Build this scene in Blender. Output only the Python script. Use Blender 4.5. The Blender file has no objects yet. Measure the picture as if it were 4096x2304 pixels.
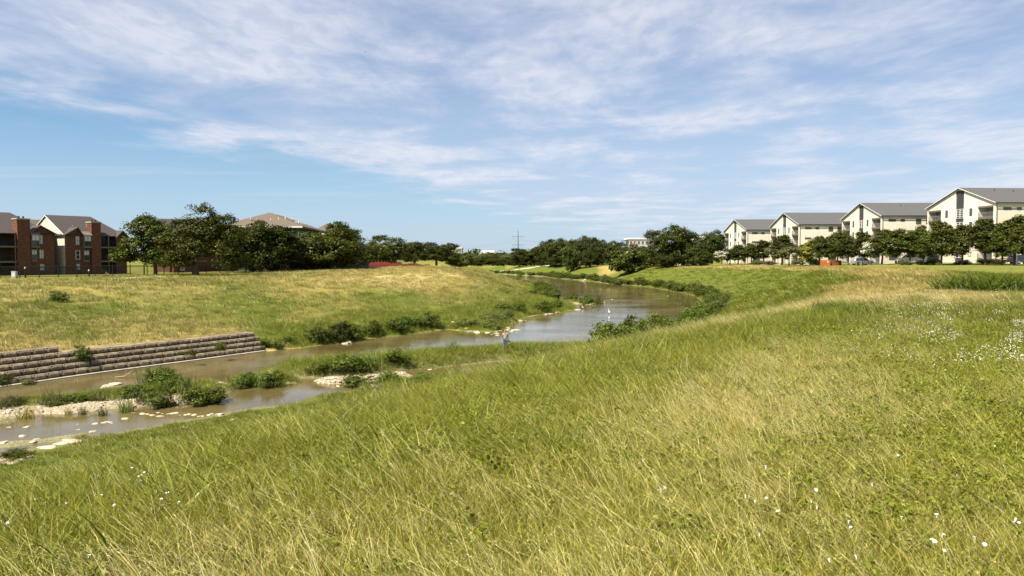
import bpy, bmesh, math, random
import numpy as np
from mathutils import Vector, Matrix, Euler

random.seed(7)
RNG = np.random.default_rng(7)
scene = bpy.context.scene
COL = scene.collection

# ------------------------------------------------------------------ camera
F_PX, CAM_Z, PITCH = 3080.0, 8.6, math.atan(130.0 / 3080.0)
cam_data = bpy.data.cameras.new('camera')
cam_data.sensor_width = 36.0
cam_data.lens = 36.0 * F_PX / 4096.0
cam_data.clip_start = 0.1
cam_data.clip_end = 20000.0
cam = bpy.data.objects.new('camera', cam_data)
cam.location = (0, 0, CAM_Z)
cam.rotation_euler = (math.pi / 2 - PITCH, 0, 0)
COL.objects.link(cam)
scene.camera = cam

# ------------------------------------------------------------------ light
SUN_EL = math.radians(54)
SUN_H = Vector((-0.80, -0.60, 0)).normalized()
to_sun = Vector((SUN_H.x * math.cos(SUN_EL), SUN_H.y * math.cos(SUN_EL), math.sin(SUN_EL)))
sd = bpy.data.lights.new('sun', 'SUN')
sd.energy = 5.0
sd.angle = math.radians(0.53)
sd.color = (1.0, 0.92, 0.76)
sun = bpy.data.objects.new('sun', sd)
sun.rotation_euler = to_sun.to_track_quat('Z', 'Y').to_euler()
COL.objects.link(sun)

scene.view_settings.view_transform = 'Standard'
scene.view_settings.look = 'None'
scene.view_settings.gamma = 1.0
scene.view_settings.exposure = 1.25
scene.view_settings.use_curve_mapping = False
scene.render.engine = 'CYCLES'
scene.cycles.max_bounces = 4
scene.cycles.diffuse_bounces = 2
scene.cycles.glossy_bounces = 2
scene.cycles.transmission_bounces = 2
scene.cycles.transparent_max_bounces = 8
scene.cycles.use_denoising = True

world = bpy.data.worlds.new('World')
scene.world = world
world.use_nodes = True
wn, wl = world.node_tree.nodes, world.node_tree.links
wn.clear()


class NT:
    """small node-tree writer"""
    def __init__(self, tree):
        self.t = tree
    def n(self, kind, **kw):
        nd = self.t.nodes.new(kind)
        for k, v in kw.items():
            if k.startswith('i_'):
                nd.inputs[k[2:].replace('_', ' ')].default_value = v
            else:
                setattr(nd, k, v)
        return nd
    def l(self, a, b):
        self.t.links.new(a, b)
    def put(self, sock, v):
        if hasattr(v, 'links'):
            self.t.links.new(v, sock)
        else:
            sock.default_value = v
    def math(self, op, a, b=None, clamp=False):
        nd = self.t.nodes.new('ShaderNodeMath')
        nd.operation = op
        nd.use_clamp = clamp
        for i, v in enumerate((a, b)):
            if v is not None:
                self.put(nd.inputs[i], v)
        return nd.outputs[0]
    def maprange(self, v, a, b, c=0.0, d=1.0, smooth=True):
        nd = self.t.nodes.new('ShaderNodeMapRange')
        nd.interpolation_type = 'SMOOTHSTEP' if smooth else 'LINEAR'
        self.put(nd.inputs[0], v)
        for i, x in enumerate((a, b, c, d)):
            self.put(nd.inputs[i + 1], x)
        return nd.outputs[0]
    def noise(self, vec, scale, detail=4, rough=0.5, dist=0.0):
        nd = self.t.nodes.new('ShaderNodeTexNoise')
        if vec is not None:
            self.l(vec, nd.inputs['Vector'])
        nd.inputs['Scale'].default_value = scale
        nd.inputs['Detail'].default_value = detail
        nd.inputs['Roughness'].default_value = rough
        nd.inputs['Distortion'].default_value = dist
        return nd.outputs['Fac']
    def mix(self, fac, a, b, blend='MIX'):
        nd = self.t.nodes.new('ShaderNodeMix')
        nd.data_type = 'RGBA'
        nd.blend_type = blend
        self.put(nd.inputs[0], fac)
        for s, v in ((nd.inputs[6], a), (nd.inputs[7], b)):
            if hasattr(v, 'links'):
                self.t.links.new(v, s)
            else:
                s.default_value = (v[0], v[1], v[2], 1.0)
        return nd.outputs[2]
    def mapping(self, vec, scale=(1, 1, 1), rot=(0, 0, 0), loc=(0, 0, 0)):
        nd = self.t.nodes.new('ShaderNodeMapping')
        self.l(vec, nd.inputs['Vector'])
        nd.inputs['Scale'].default_value = scale
        nd.inputs['Rotation'].default_value = rot
        nd.inputs['Location'].default_value = loc
        return nd.outputs[0]


# sky: Nishita air with one thin altocumulus / cirrus layer lying on a plane overhead
W = NT(world.node_tree)
tc = W.n('ShaderNodeTexCoord')
sky = W.n('ShaderNodeTexSky', sky_type='NISHITA')
sky.sun_disc = False
sky.sun_elevation = SUN_EL
sky.sun_rotation = math.atan2(SUN_H.x, SUN_H.y)
sky.altitude = 200
sky.air_density = 1.0
sky.dust_density = 0.25
sky.ozone_density = 2.0
W.l(tc.outputs['Generated'], sky.inputs[0])
sep = W.n('ShaderNodeSeparateXYZ')
W.l(tc.outputs['Generated'], sep.inputs[0])
zc = W.math('MAXIMUM', sep.outputs[2], 0.012)
zc = W.math('ADD', zc, 0.02)
cu = W.math('DIVIDE', sep.outputs[0], zc)
cv = W.math('DIVIDE', sep.outputs[1], zc)
cmb = W.n('ShaderNodeCombineXYZ')
W.l(cu, cmb.inputs[0]); W.l(cv, cmb.inputs[1])
pl = cmb.outputs[0]
big = W.noise(W.mapping(pl, (0.30, 0.22, 1), (0, 0, 0.5), (3.1, 1.7, 0)), 1.0, 3, 0.55, 0.6)
mid = W.noise(W.mapping(pl, (1.0, 0.72, 1), (0, 0, 0.2), (0.4, 7.7, 0)), 1.0, 7, 0.60, 0.25)
streak = W.noise(W.mapping(pl, (0.42, 1.1, 1), (0, 0, -0.35), (2.0, 4.0, 0)), 1.0, 5, 0.52, 0.6)
rip = W.noise(W.mapping(pl, (9.0, 4.2, 1), (0, 0, 0.45), (1, 2, 0)), 1.0, 4, 0.55, 0.5)
# the cloud sheet's western edge is a straight front in the cloud plane
edge = W.math('SUBTRACT', cu, W.math('MULTIPLY', cv, 0.32))
edge = W.math('ADD', edge, 4.3)
edge = W.math('ADD', edge, W.math('MULTIPLY', W.math('SUBTRACT', mid, 0.5), 4.0))
sheet = W.maprange(edge, -0.6, 1.1)
body = W.math('ADD', W.math('MULTIPLY', mid, 0.86), W.math('MULTIPLY', streak, 0.14))
body = W.math('ADD', body, W.math('MULTIPLY', W.math('SUBTRACT', big, 0.5), 0.35))
dens = W.maprange(body, 0.36, 0.62)
ripf = W.maprange(rip, 0.33, 0.64, 0.60, 1.0)
dens = W.math('MULTIPLY', dens, ripf)
dens = W.math('MULTIPLY_ADD', dens, 0.52)
dens.node.inputs[2].default_value = 0.42
cover = W.math('MULTIPLY', dens, sheet)
wisp = W.math('MULTIPLY', W.maprange(streak, 0.52, 0.78), 0.30)
cover = W.math('MAXIMUM', cover, wisp)
cover = W.math('MULTIPLY', cover, 0.88)
hz = W.maprange(sep.outputs[2], 0.0, 0.07, 0.35, 1.0)
cover = W.math('MULTIPLY', cover, hz)
cloud_col = W.mix(W.maprange(body, 0.40, 0.66), (5.6, 6.0, 7.3), (7.1, 7.2, 7.9))
sat = W.n('ShaderNodeHueSaturation')
sat.inputs['Saturation'].default_value = 1.30
sat.inputs['Value'].default_value = 1.0
W.l(sky.outputs[0], sat.inputs['Color'])
low = W.maprange(sep.outputs[2], -0.02, 0.26, 0.72, 0.0)
air = W.mix(low, sat.outputs[0], (3.5, 5.1, 7.4))
col = W.mix(cover, air, cloud_col)
bg = W.n('ShaderNodeBackground')
bg.inputs['Strength'].default_value = 0.050
W.l(col, bg.inputs['Color'])
wo = W.n('ShaderNodeOutputWorld')
W.l(bg.outputs[0], wo.inputs[0])


# ------------------------------------------------------------------ helpers
def at(px, py, z=None, y=None):
    """ground point seen at photo pixel (px,py): on the level z or at the distance y"""
    a = (px - 2048.0) / F_PX
    b = (1152.0 - py) / F_PX
    d = (a, math.cos(PITCH) + b * math.sin(PITCH), -math.sin(PITCH) + b * math.cos(PITCH))
    t = (z - CAM_Z) / d[2] if z is not None else y / d[1]
    return (a * t, d[1] * t, CAM_Z + d[2] * t)


def tag(o, label=None, cat=None, group=None, kind=None):
    if label: o['label'] = label
    if cat: o['category'] = cat
    if group: o['group'] = group
    if kind: o['kind'] = kind
    return o


def empty(name, loc, rz=0.0):
    o = bpy.data.objects.new(name, None)
    o.location = loc
    o.rotation_euler = (0, 0, rz)
    o.empty_display_size = 0.3
    COL.objects.link(o)
    return o


def mesh_arrays(name, V, Fq, mats=(), smooth=False, mat_idx=None):
    """fast mesh from arrays; Fq is (n,3) or (n,4)"""
    V = np.asarray(V, dtype=np.float32)
    Fq = np.asarray(Fq, dtype=np.int32)
    me = bpy.data.meshes.new(name)
    n, k = Fq.shape
    me.vertices.add(len(V))
    me.vertices.foreach_set('co', V.ravel())
    me.loops.add(n * k)
    me.loops.foreach_set('vertex_index', Fq.ravel())
    me.polygons.add(n)
    me.polygons.foreach_set('loop_start', np.arange(0, n * k, k, dtype=np.int32))
    me.polygons.foreach_set('loop_total', np.full(n, k, dtype=np.int32))
    if mat_idx is not None:
        me.polygons.foreach_set('material_index', np.asarray(mat_idx, dtype=np.int32))
    if smooth:
        me.polygons.foreach_set('use_smooth', np.ones(n, dtype=bool))
    me.update(calc_edges=True)
    for m in mats:
        me.materials.append(m)
    return me


def link(name, me, parent=None, loc=(0, 0, 0), rot=(0, 0, 0), scale=(1, 1, 1)):
    o = bpy.data.objects.new(name, me)
    o.location, o.rotation_euler, o.scale = loc, rot, scale
    o.parent = parent
    COL.objects.link(o)
    return o


class MB:
    """collects boxes, prisms and tubes; build() links them as ONE mesh object"""
    def __init__(self):
        self.v, self.f = [], []
    def add(self, vs, fs):
        b = len(self.v)
        self.v += [tuple(p) for p in vs]
        self.f += [tuple(i + b for i in f) for f in fs]
        return self
    def box(self, x0, x1, y0, y1, z0, z1):
        return self.add([(x0, y0, z0), (x1, y0, z0), (x1, y1, z0), (x0, y1, z0),
                         (x0, y0, z1), (x1, y0, z1), (x1, y1, z1), (x0, y1, z1)],
                        [(0, 3, 2, 1), (4, 5, 6, 7), (0, 1, 5, 4), (1, 2, 6, 5), (2, 3, 7, 6), (3, 0, 4, 7)])
    def prism(self, poly, axis, a, b):
        """poly in the two other axes, extruded along axis from a to b"""
        n = len(poly)
        def p(c, t):
            return (t, c[0], c[1]) if axis == 'x' else (c[0], t, c[1]) if axis == 'y' else (c[0], c[1], t)
        vs = [p(c, a) for c in poly] + [p(c, b) for c in poly]
        fs = [tuple(range(n)), tuple(reversed(range(n, 2 * n)))]
        fs += [((i + 1) % n, i, n + i, n + (i + 1) % n) for i in range(n)]
        return self.add(vs, fs)
    def slab(self, quad, t):
        """a plate of thickness t below four corner points"""
        q = [Vector(p) for p in quad]
        nrm = (q[1] - q[0]).cross(q[2] - q[0]).normalized()
        if nrm.z < 0: nrm = -nrm
        lo = [p - nrm * t for p in q]
        k = len(q)
        fs = [tuple(range(k)), tuple(reversed(range(k, 2 * k)))]
        fs += [((i + 1) % k, i, k + i, k + (i + 1) % k) for i in range(k)]
        return self.add([tuple(p) for p in q + lo], fs)
    def tube(self, pts, radii, n=6, cap=True):
        pts = [Vector(p) for p in pts]
        if not hasattr(radii, '__len__'): radii = [radii] * len(pts)
        b = len(self.v)
        for i, p in enumerate(pts):
            d = (pts[min(i + 1, len(pts) - 1)] - pts[max(i - 1, 0)])
            d = d.normalized() if d.length > 1e-9 else Vector((0, 0, 1))
            up = Vector((0, 0, 1)) if abs(d.z) < 0.95 else Vector((1, 0, 0))
            s = d.cross(up).normalized(); u = s.cross(d)
            r = radii[i]
            for k in range(n):
                a = 2 * math.pi * k / n
                self.v.append(tuple(p + s * (math.cos(a) * r) + u * (math.sin(a) * r)))
        for i in range(len(pts) - 1):
            for k in range(n):
                k2 = (k + 1) % n
                self.f.append((b + i * n + k, b + i * n + k2, b + (i + 1) * n + k2, b + (i + 1) * n + k))
        if cap:
            self.f.append(tuple(b + k for k in reversed(range(n))))
            self.f.append(tuple(b + (len(pts) - 1) * n + k for k in range(n)))
        return self
    def mesh(self, name, mat, smooth=False):
        me = bpy.data.meshes.new(name)
        me.from_pydata(self.v, [], self.f)
        bm = bmesh.new(); bm.from_mesh(me)
        bmesh.ops.recalc_face_normals(bm, faces=bm.faces)
        bm.to_mesh(me); bm.free()
        if smooth:
            me.polygons.foreach_set('use_smooth', np.ones(len(me.polygons), dtype=bool))
        me.materials.append(mat)
        me.update()
        return me
    def build(self, name, mat, parent=None, smooth=False):
        return link(name, self.mesh(name, mat, smooth), parent)


def vnoise(x, y, s, seed=0, octv=3, rough=0.5):
    """fractal value noise in 0..1"""
    x = np.asarray(x, float) / s; y = np.asarray(y, float) / s
    tot = np.zeros(np.broadcast(x, y).shape); amp, norm = 1.0, 0.0
    for o in range(octv):
        xi, yi = np.floor(x).astype(np.int64), np.floor(y).astype(np.int64)
        fx, fy = x - xi, y - yi
        fx = fx * fx * (3 - 2 * fx); fy = fy * fy * (3 - 2 * fy)
        def h(a, b):
            k = (a * 374761393 + b * 668265263 + (seed + o) * 974634321) & 0xffffffff
            k = ((k ^ (k >> 13)) * 1274126177) & 0xffffffff
            return ((k ^ (k >> 16)) & 0xffff) / 65535.0
        v = (h(xi, yi) * (1 - fx) + h(xi + 1, yi) * fx) * (1 - fy) + (h(xi, yi + 1) * (1 - fx) + h(xi + 1, yi + 1) * fx) * fy
        tot += v * amp; norm += amp
        amp *= rough; x = x * 2.03 + 17.1; y = y * 2.03 + 9.3
    return tot / norm


def sstep(v, a, b):
    t = np.clip((v - a) / (b - a), 0, 1)
    return t * t * (3 - 2 * t)


# ------------------------------------------------------------------ materials
MATS = {}


def new_mat(name):
    m = bpy.data.materials.new(name)
    m.use_nodes = True
    m.node_tree.nodes.clear()
    t = NT(m.node_tree)
    out = t.n('ShaderNodeOutputMaterial')
    MATS[name] = m
    return m, t, out


def plain(name, c, rough=0.7, vary=0.12, scale=3.0, metal=0.0, spec=0.4, bump=0.0):
    m, t, out = new_mat(name)
    b = t.n('ShaderNodeBsdfPrincipled')
    tc = t.n('ShaderNodeTexCoord')
    nz = t.noise(tc.outputs['Object'], scale, 5, 0.6)
    lo = tuple(x * (1 - vary) for x in c); hi = tuple(min(1, x * (1 + vary)) for x in c)
    t.l(t.mix(t.maprange(nz, 0.3, 0.7), lo, hi), b.inputs['Base Color'])
    b.inputs['Roughness'].default_value = rough
    b.inputs['Metallic'].default_value = metal
    b.inputs['Specular IOR Level'].default_value = spec
    if bump:
        bp = t.n('ShaderNodeBump'); bp.inputs['Strength'].default_value = bump
        t.l(nz, bp.inputs['Height']); t.l(bp.outputs[0], b.inputs['Normal'])
    t.l(b.outputs[0], out.inputs[0])
    return m


def leaf_mat(name, dark, light, trans=0.3, gloss=0.10, alt=None):
    m, t, out = new_mat(name)
    geo = t.n('ShaderNodeNewGeometry')
    oi = t.n('ShaderNodeObjectInfo')
    c = t.mix(geo.outputs['Random Per Island'], dark, light)
    if alt:
        nz = t.noise(geo.outputs['Position'], 0.9, 3, 0.5)
        c = t.mix(t.math('MULTIPLY', t.maprange(nz, 0.5, 0.68), 0.8), c, alt)
    hs = t.n('ShaderNodeHueSaturation')
    t.l(c, hs.inputs['Color'])
    t.l(t.maprange(oi.outputs['Random'], 0, 1, 0.487, 0.512, False), hs.inputs['Hue'])
    t.l(t.maprange(oi.outputs['Random'], 0, 1, 0.85, 1.2, False), hs.inputs['Value'])
    d = t.n('ShaderNodeBsdfDiffuse'); tr = t.n('ShaderNodeBsdfTranslucent')
    t.l(hs.outputs[0], d.inputs[0]); t.l(hs.outputs[0], tr.inputs[0])
    mx = t.n('ShaderNodeMixShader'); mx.inputs[0].default_value = trans
    t.l(d.outputs[0], mx.inputs[1]); t.l(tr.outputs[0], mx.inputs[2])
    g = t.n('ShaderNodeBsdfGlossy'); g.inputs['Roughness'].default_value = 0.45
    g.inputs['Color'].default_value = (0.8, 0.85, 0.8, 1)
    m2 = t.n('ShaderNodeMixShader'); m2.inputs[0].default_value = gloss
    t.l(mx.outputs[0], m2.inputs[1]); t.l(g.outputs[0], m2.inputs[2])
    t.l(m2.outputs[0], out.inputs[0])
    return m


def blade_mat(name, green1, green2, dry1, dry2, trans=0.35):
    """grass blades: green or straw by the instance's own 'dry' value"""
    m, t, out = new_mat(name)
    geo = t.n('ShaderNodeNewGeometry')
    at_ = t.n('ShaderNodeAttribute'); at_.attribute_type = 'INSTANCER'; at_.attribute_name = 'dry'
    oi = t.n('ShaderNodeObjectInfo')
    g = t.mix(geo.outputs['Random Per Island'], green1, green2)
    d = t.mix(geo.outputs['Random Per Island'], dry1, dry2)
    mxf = t.math('ADD', at_.outputs['Fac'], t.math('MULTIPLY', t.math('SUBTRACT', geo.outputs['Random Per Island'], 0.5), 0.9))
    c = t.mix(t.maprange(mxf, 0.2, 0.8), g, d)
    hs = t.n('ShaderNodeHueSaturation'); t.l(c, hs.inputs['Color'])
    t.l(t.maprange(oi.outputs['Random'], 0, 1, 0.78, 1.22, False), hs.inputs['Value'])
    df = t.n('ShaderNodeBsdfDiffuse'); tr = t.n('ShaderNodeBsdfTranslucent')
    t.l(hs.outputs[0], df.inputs[0]); t.l(hs.outputs[0], tr.inputs[0])
    mx = t.n('ShaderNodeMixShader'); mx.inputs[0].default_value = trans
    t.l(df.outputs[0], mx.inputs[1]); t.l(tr.outputs[0], mx.inputs[2])
    gl = t.n('ShaderNodeBsdfGlossy'); gl.inputs['Roughness'].default_value = 0.4
    m2 = t.n('ShaderNodeMixShader'); m2.inputs[0].default_value = 0.018
    t.l(mx.outputs[0], m2.inputs[1]); t.l(gl.outputs[0], m2.inputs[2])
    t.l(m2.outputs[0], out.inputs[0])
    return m


def glass_mat(name, c=(0.03, 0.035, 0.04), rough=0.06):
    m, t, out = new_mat(name)
    b = t.n('ShaderNodeBsdfPrincipled')
    b.inputs['Base Color'].default_value = (*c, 1)
    b.inputs['Roughness'].default_value = rough
    b.inputs['Specular IOR Level'].default_value = 0.6
    t.l(b.outputs[0], out.inputs[0])
    return m


def brick_mat(name, c1, c2, mortar):
    m, t, out = new_mat(name)
    b = t.n('ShaderNodeBsdfPrincipled')
    tc = t.n('ShaderNodeTexCoord')
    sp = t.n('ShaderNodeSeparateXYZ'); t.l(tc.outputs['Object'], sp.inputs[0])
    cb = t.n('ShaderNodeCombineXYZ')
    t.l(t.math('ADD', sp.outputs[0], sp.outputs[1]), cb.inputs[0]); t.l(sp.outputs[2], cb.inputs[1])
    br = t.n('ShaderNodeTexBrick')
    t.l(cb.outputs[0], br.inputs['Vector'])
    br.inputs['Scale'].default_value = 1.0
    br.inputs['Brick Width'].default_value = 0.30
    br.inputs['Row Height'].default_value = 0.10
    br.inputs['Mortar Size'].default_value = 0.008
    br.inputs['Color1'].default_value = (*c1, 1); br.inputs['Color2'].default_value = (*c2, 1)
    br.inputs['Mortar'].default_value = (*mortar, 1)
    nz = t.noise(t.mapping(tc.outputs['Object'], (1.2, 1.2, 5.0)), 1.6, 4, 0.65)
    c = t.mix(t.maprange(nz, 0.45, 0.68), br.outputs['Color'], (c1[0] * 2.3, c1[1] * 2.5, c1[2] * 2.5))
    t.l(c, b.inputs['Base Color'])
    b.inputs['Roughness'].default_value = 0.85
    bp = t.n('ShaderNodeBump'); bp.inputs['Strength'].default_value = 0.4; bp.inputs['Distance'].default_value = 0.02
    t.l(br.outputs['Fac'], bp.inputs['Height']); bp.invert = True
    t.l(bp.outputs[0], b.inputs['Normal'])
    t.l(b.outputs[0], out.inputs[0])
    return m


def rows_mat(name, c, row, strength=0.35, dark=0.75, rough=0.8, axis=2):
    """horizontal courses: lap siding or shingle rows"""
    m, t, out = new_mat(name)
    b = t.n('ShaderNodeBsdfPrincipled')
    tc = t.n('ShaderNodeTexCoord')
    sp = t.n('ShaderNodeSeparateXYZ'); t.l(tc.outputs['Object'], sp.inputs[0])
    fr = t.math('FRACT', t.math('DIVIDE', sp.outputs[axis], row))
    nz = t.noise(tc.outputs['Object'], 2.2, 5, 0.65)
    nf = t.noise(t.mapping(tc.outputs['Object'], (3, 3, 9)), 1.5, 3, 0.6)
    hi = tuple(min(1, x * 1.14) for x in c); lo = tuple(x * 0.86 for x in c)
    cc = t.mix(t.maprange(nz, 0.3, 0.7), lo, hi)
    cc = t.mix(t.maprange(nf, 0.4, 0.7, 0.0, 0.35), cc, tuple(x * 0.8 for x in c))
    cc = t.mix(t.maprange(fr, 0.0, 0.12, 1 - dark, 0.0), cc, (0.01, 0.01, 0.01))
    t.l(cc, b.inputs['Base Color'])
    b.inputs['Roughness'].default_value = rough
    bp = t.n('ShaderNodeBump'); bp.inputs['Strength'].default_value = strength; bp.inputs['Distance'].default_value = 0.02
    t.l(fr, bp.inputs['Height']); t.l(bp.outputs[0], b.inputs['Normal'])
    t.l(b.outputs[0], out.inputs[0])
    return m


plain('white_stucco', (0.60, 0.55, 0.46), 0.9, 0.05, 0.8)
plain('white_trim', (0.66, 0.65, 0.62), 0.6, 0.05)
plain('beige_stone', (0.52, 0.45, 0.37), 0.9, 0.15, 4.0, bump=0.3)
plain('dark_panel', (0.035, 0.036, 0.038), 0.6, 0.15)
plain('brown_fascia', (0.115, 0.092, 0.072), 0.75, 0.1)
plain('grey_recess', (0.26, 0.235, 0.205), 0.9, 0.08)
plain('rail_metal', (0.30, 0.30, 0.30), 0.4, 0.05, metal=0.3)
glass_mat('glass')
glass_mat('green_glass', (0.05, 0.075, 0.055))
glass_mat('blind_glass', (0.42, 0.42, 0.43), 0.25)
rows_mat('grey_shingle', (0.068, 0.066, 0.066), 0.16, 0.4, 0.82)
rows_mat('brown_shingle', (0.042, 0.031, 0.029), 0.14, 0.4, 0.82)
rows_mat('tan_shingle', (0.105, 0.077, 0.055), 0.16, 0.4, 0.85)
rows_mat('cream_siding', (0.52, 0.49, 0.40), 0.22, 0.5, 0.62)
rows_mat('taupe_siding', (0.085, 0.07, 0.056), 0.22, 0.4, 0.75)
rows_mat('green_panel', (0.045, 0.115, 0.05), 0.6, 0.2, 0.8)
brick_mat('red_brick', (0.090, 0.029, 0.012), (0.045, 0.014, 0.006), (0.06, 0.036, 0.024))
plain('taupe_trim', (0.12, 0.10, 0.08), 0.7, 0.1)
plain('black_iron', (0.012, 0.012, 0.013), 0.45, 0.2, metal=0.2)
plain('grey_wood', (0.10, 0.085, 0.075), 0.85, 0.25, 2.0)
plain('tan_wood', (0.34, 0.25, 0.15), 0.85, 0.25, 2.0)
plain('orange_wood', (0.42, 0.115, 0.03), 0.75, 0.2, 2.0)
plain('rust_wood', (0.21, 0.055, 0.025), 0.75, 0.2, 2.0)
plain('orange_mesh', (0.46, 0.040, 0.025), 0.6, 0.2)
plain('bark', (0.085, 0.062, 0.045), 0.95, 0.4, 6.0, bump=0.6)
plain('pale_bark', (0.22, 0.18, 0.14), 0.95, 0.3, 6.0, bump=0.4)
plain('concrete', (0.34, 0.30, 0.24), 0.9, 0.15, 1.5, bump=0.2)
plain('trail_concrete', (0.52, 0.46, 0.34), 0.9, 0.15, 0.8)
plain('asphalt', (0.06, 0.058, 0.055), 0.9, 0.25, 2.0)
plain('white_box', (0.80, 0.80, 0.79), 0.5, 0.04)
plain('pale_rock', (0.40, 0.33, 0.24), 0.9, 0.25, 3.0, bump=0.5)
plain('petal', (0.80, 0.79, 0.78), 0.6, 0.04)
plain('stem_green', (0.10, 0.14, 0.035), 0.7, 0.2)
plain('dead_wood', (0.30, 0.24, 0.18), 0.9, 0.3)
plain('egret_white', (0.82, 0.82, 0.80), 0.6, 0.04)
plain('beak_yellow', (0.50, 0.32, 0.04), 0.5, 0.1)
plain('bird_dark', (0.03, 0.028, 0.025), 0.6, 0.2)
plain('far_tan', (0.50, 0.44, 0.38), 0.9, 0.08)
plain('far_brick', (0.42, 0.22, 0.16), 0.9, 0.1)
plain('far_grey', (0.38, 0.38, 0.40), 0.8, 0.08)
plain('far_red', (0.55, 0.20, 0.16), 0.8, 0.08)
plain('pylon_steel', (0.16, 0.21, 0.23), 0.55, 0.1, metal=0.2)
plain('skin', (0.30, 0.17, 0.11), 0.6, 0.08)
plain('khaki', (0.34, 0.29, 0.18), 0.9, 0.15, 6.0)
plain('denim', (0.075, 0.105, 0.17), 0.9, 0.15, 6.0)
plain('hair_dark', (0.028, 0.017, 0.012), 0.6, 0.2)
plain('dark_cloth', (0.02, 0.02, 0.022), 0.8, 0.2)
plain('car_silver', (0.34, 0.34, 0.36), 0.28, 0.03, metal=0.5, spec=0.6)
plain('car_white', (0.78, 0.78, 0.77), 0.25, 0.02, spec=0.6)
plain('car_dark', (0.03, 0.03, 0.035), 0.25, 0.05, spec=0.6)
plain('tyre', (0.015, 0.015, 0.015), 0.85, 0.1)
plain('rim', (0.45, 0.45, 0.46), 0.35, 0.05, metal=0.7)
plain('lamp_red', (0.35, 0.02, 0.02), 0.3, 0.05)
plain('lamp_clear', (0.7, 0.7, 0.68), 0.2, 0.03)
leaf_mat('leaf_dark', (0.012, 0.017, 0.002), (0.064, 0.076, 0.010), 0.20, 0.015)
leaf_mat('leaf_mid', (0.018, 0.026, 0.003), (0.100, 0.115, 0.015), 0.22, 0.015)
leaf_mat('leaf_olive', (0.060, 0.072, 0.028), (0.130, 0.130, 0.042), 0.28, 0.015)
leaf_mat('leaf_yellow', (0.10, 0.12, 0.015), (0.36, 0.30, 0.03), 0.3, 0.03)
leaf_mat('leaf_rust', (0.09, 0.06, 0.035), (0.16, 0.10, 0.06), 0.25, 0.03)
leaf_mat('leaf_shrub', (0.030, 0.050, 0.005), (0.125, 0.160, 0.020), 0.28, 0.015)
leaf_mat('leaf_reed', (0.070, 0.105, 0.016), (0.190, 0.215, 0.050), 0.3, 0.02)
leaf_mat('weed', (0.095, 0.120, 0.010), (0.230, 0.250, 0.032), 0.35, 0.01)
leaf_mat('blossom', (0.34, 0.35, 0.22), (0.66, 0.64, 0.50), 0.3, 0.02)
blade_mat('blade', (0.105, 0.118, 0.008), (0.365, 0.355, 0.048), (0.35, 0.28, 0.07), (0.60, 0.50, 0.17), 0.32)
blade_mat('blade_far', (0.085, 0.112, 0.007), (0.205, 0.225, 0.022), (0.25, 0.20, 0.055), (0.52, 0.43, 0.17), 0.25)
blade_mat('stem_dry', (0.38, 0.35, 0.09), (0.60, 0.54, 0.18), (0.55, 0.46, 0.18), (0.80, 0.71, 0.38), 0.35)
blade_mat('blade_broad', (0.092, 0.122, 0.009), (0.335, 0.355, 0.060), (0.24, 0.23, 0.06), (0.38, 0.35, 0.12), 0.42)
# ------------------------------------------------------------------ the river valley
def wl(*pts):
    return [at(x, y, z=0.0)[:2] for x, y in pts]

WALL_LINE = wl((-480, 1618), (0, 1549), (129, 1533), (250, 1513), (509, 1478), (616, 1464), (786, 1442), (1060, 1405))
LEFT = [(-140, -120), (-90, -40), (-60, 8)] + WALL_LINE + wl(
    (1199, 1393), (1310, 1378), (1391, 1372), (1468, 1356), (1626, 1340), (1711, 1327), (1784, 1318), (1860, 1325),
    (1985, 1327), (2045, 1306), (2071, 1283), (2105, 1268), (2182, 1257), (2242, 1251), (2306, 1238), (2300, 1221),
    (2262, 1208), (2210, 1195), (2210, 1172), (2190, 1155), (2160, 1140), (2105, 1131), (2045, 1125), (1960, 1113)) + [
    (-22, 318), (-45, 352), (-90, 385), (-160, 410), (-320, 430), (-900, 450)]
RIGHT = [(-112, -140), (-70, -52), (-45, -2), (-30.5, 22), (-22.5, 33), (-17.5, 39.5), (-12, 47), (-6, 53.5), (0, 58), (5.5, 61.5),
         (10.5, 68), (16.5, 80), (22.5, 97), (28.5, 116), (33.5, 132), (36.5, 150)] + wl(
    (2775, 1182), (2647, 1157), (2575, 1146), (2455, 1137.5), (2361, 1126), (2327, 1122), (2212, 1113), (2173, 1106),
    (2071, 1101)) + [(-6, 358), (-30, 385), (-70, 415), (-150, 440), (-320, 462), (-900, 485)]
LEFT, RIGHT = np.array(LEFT), np.array(RIGHT)
RIVER = np.vstack([LEFT, RIGHT[::-1]])
WALL = np.array(WALL_LINE)


def pdist(x, y, poly):
    """distance to a polyline and arc length of the nearest point"""
    x = np.asarray(x, float); y = np.asarray(y, float)
    best = np.full(x.shape, 1e9); arc = np.zeros(x.shape)
    s0 = 0.0
    for (ax, ay), (bx, by) in zip(poly[:-1], poly[1:]):
        dx, dy = bx - ax, by - ay
        L2 = dx * dx + dy * dy
        t = np.clip(((x - ax) * dx + (y - ay) * dy) / L2, 0, 1)
        d = np.hypot(x - ax - t * dx, y - ay - t * dy)
        m = d < best
        best = np.where(m, d, best); arc = np.where(m, s0 + t * math.sqrt(L2), arc)
        s0 += math.sqrt(L2)
    return best, arc


def inside(x, y, poly):
    x = np.asarray(x, float); y = np.asarray(y, float)
    c = np.zeros(x.shape, bool)
    n = len(poly)
    for i in range(n):
        ax, ay = poly[i]; bx, by = poly[(i + 1) % n]
        if ay == by: continue
        c ^= ((ay > y) != (by > y)) & (x < (bx - ax) * (y - ay) / (by - ay) + ax)
    return c


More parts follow.
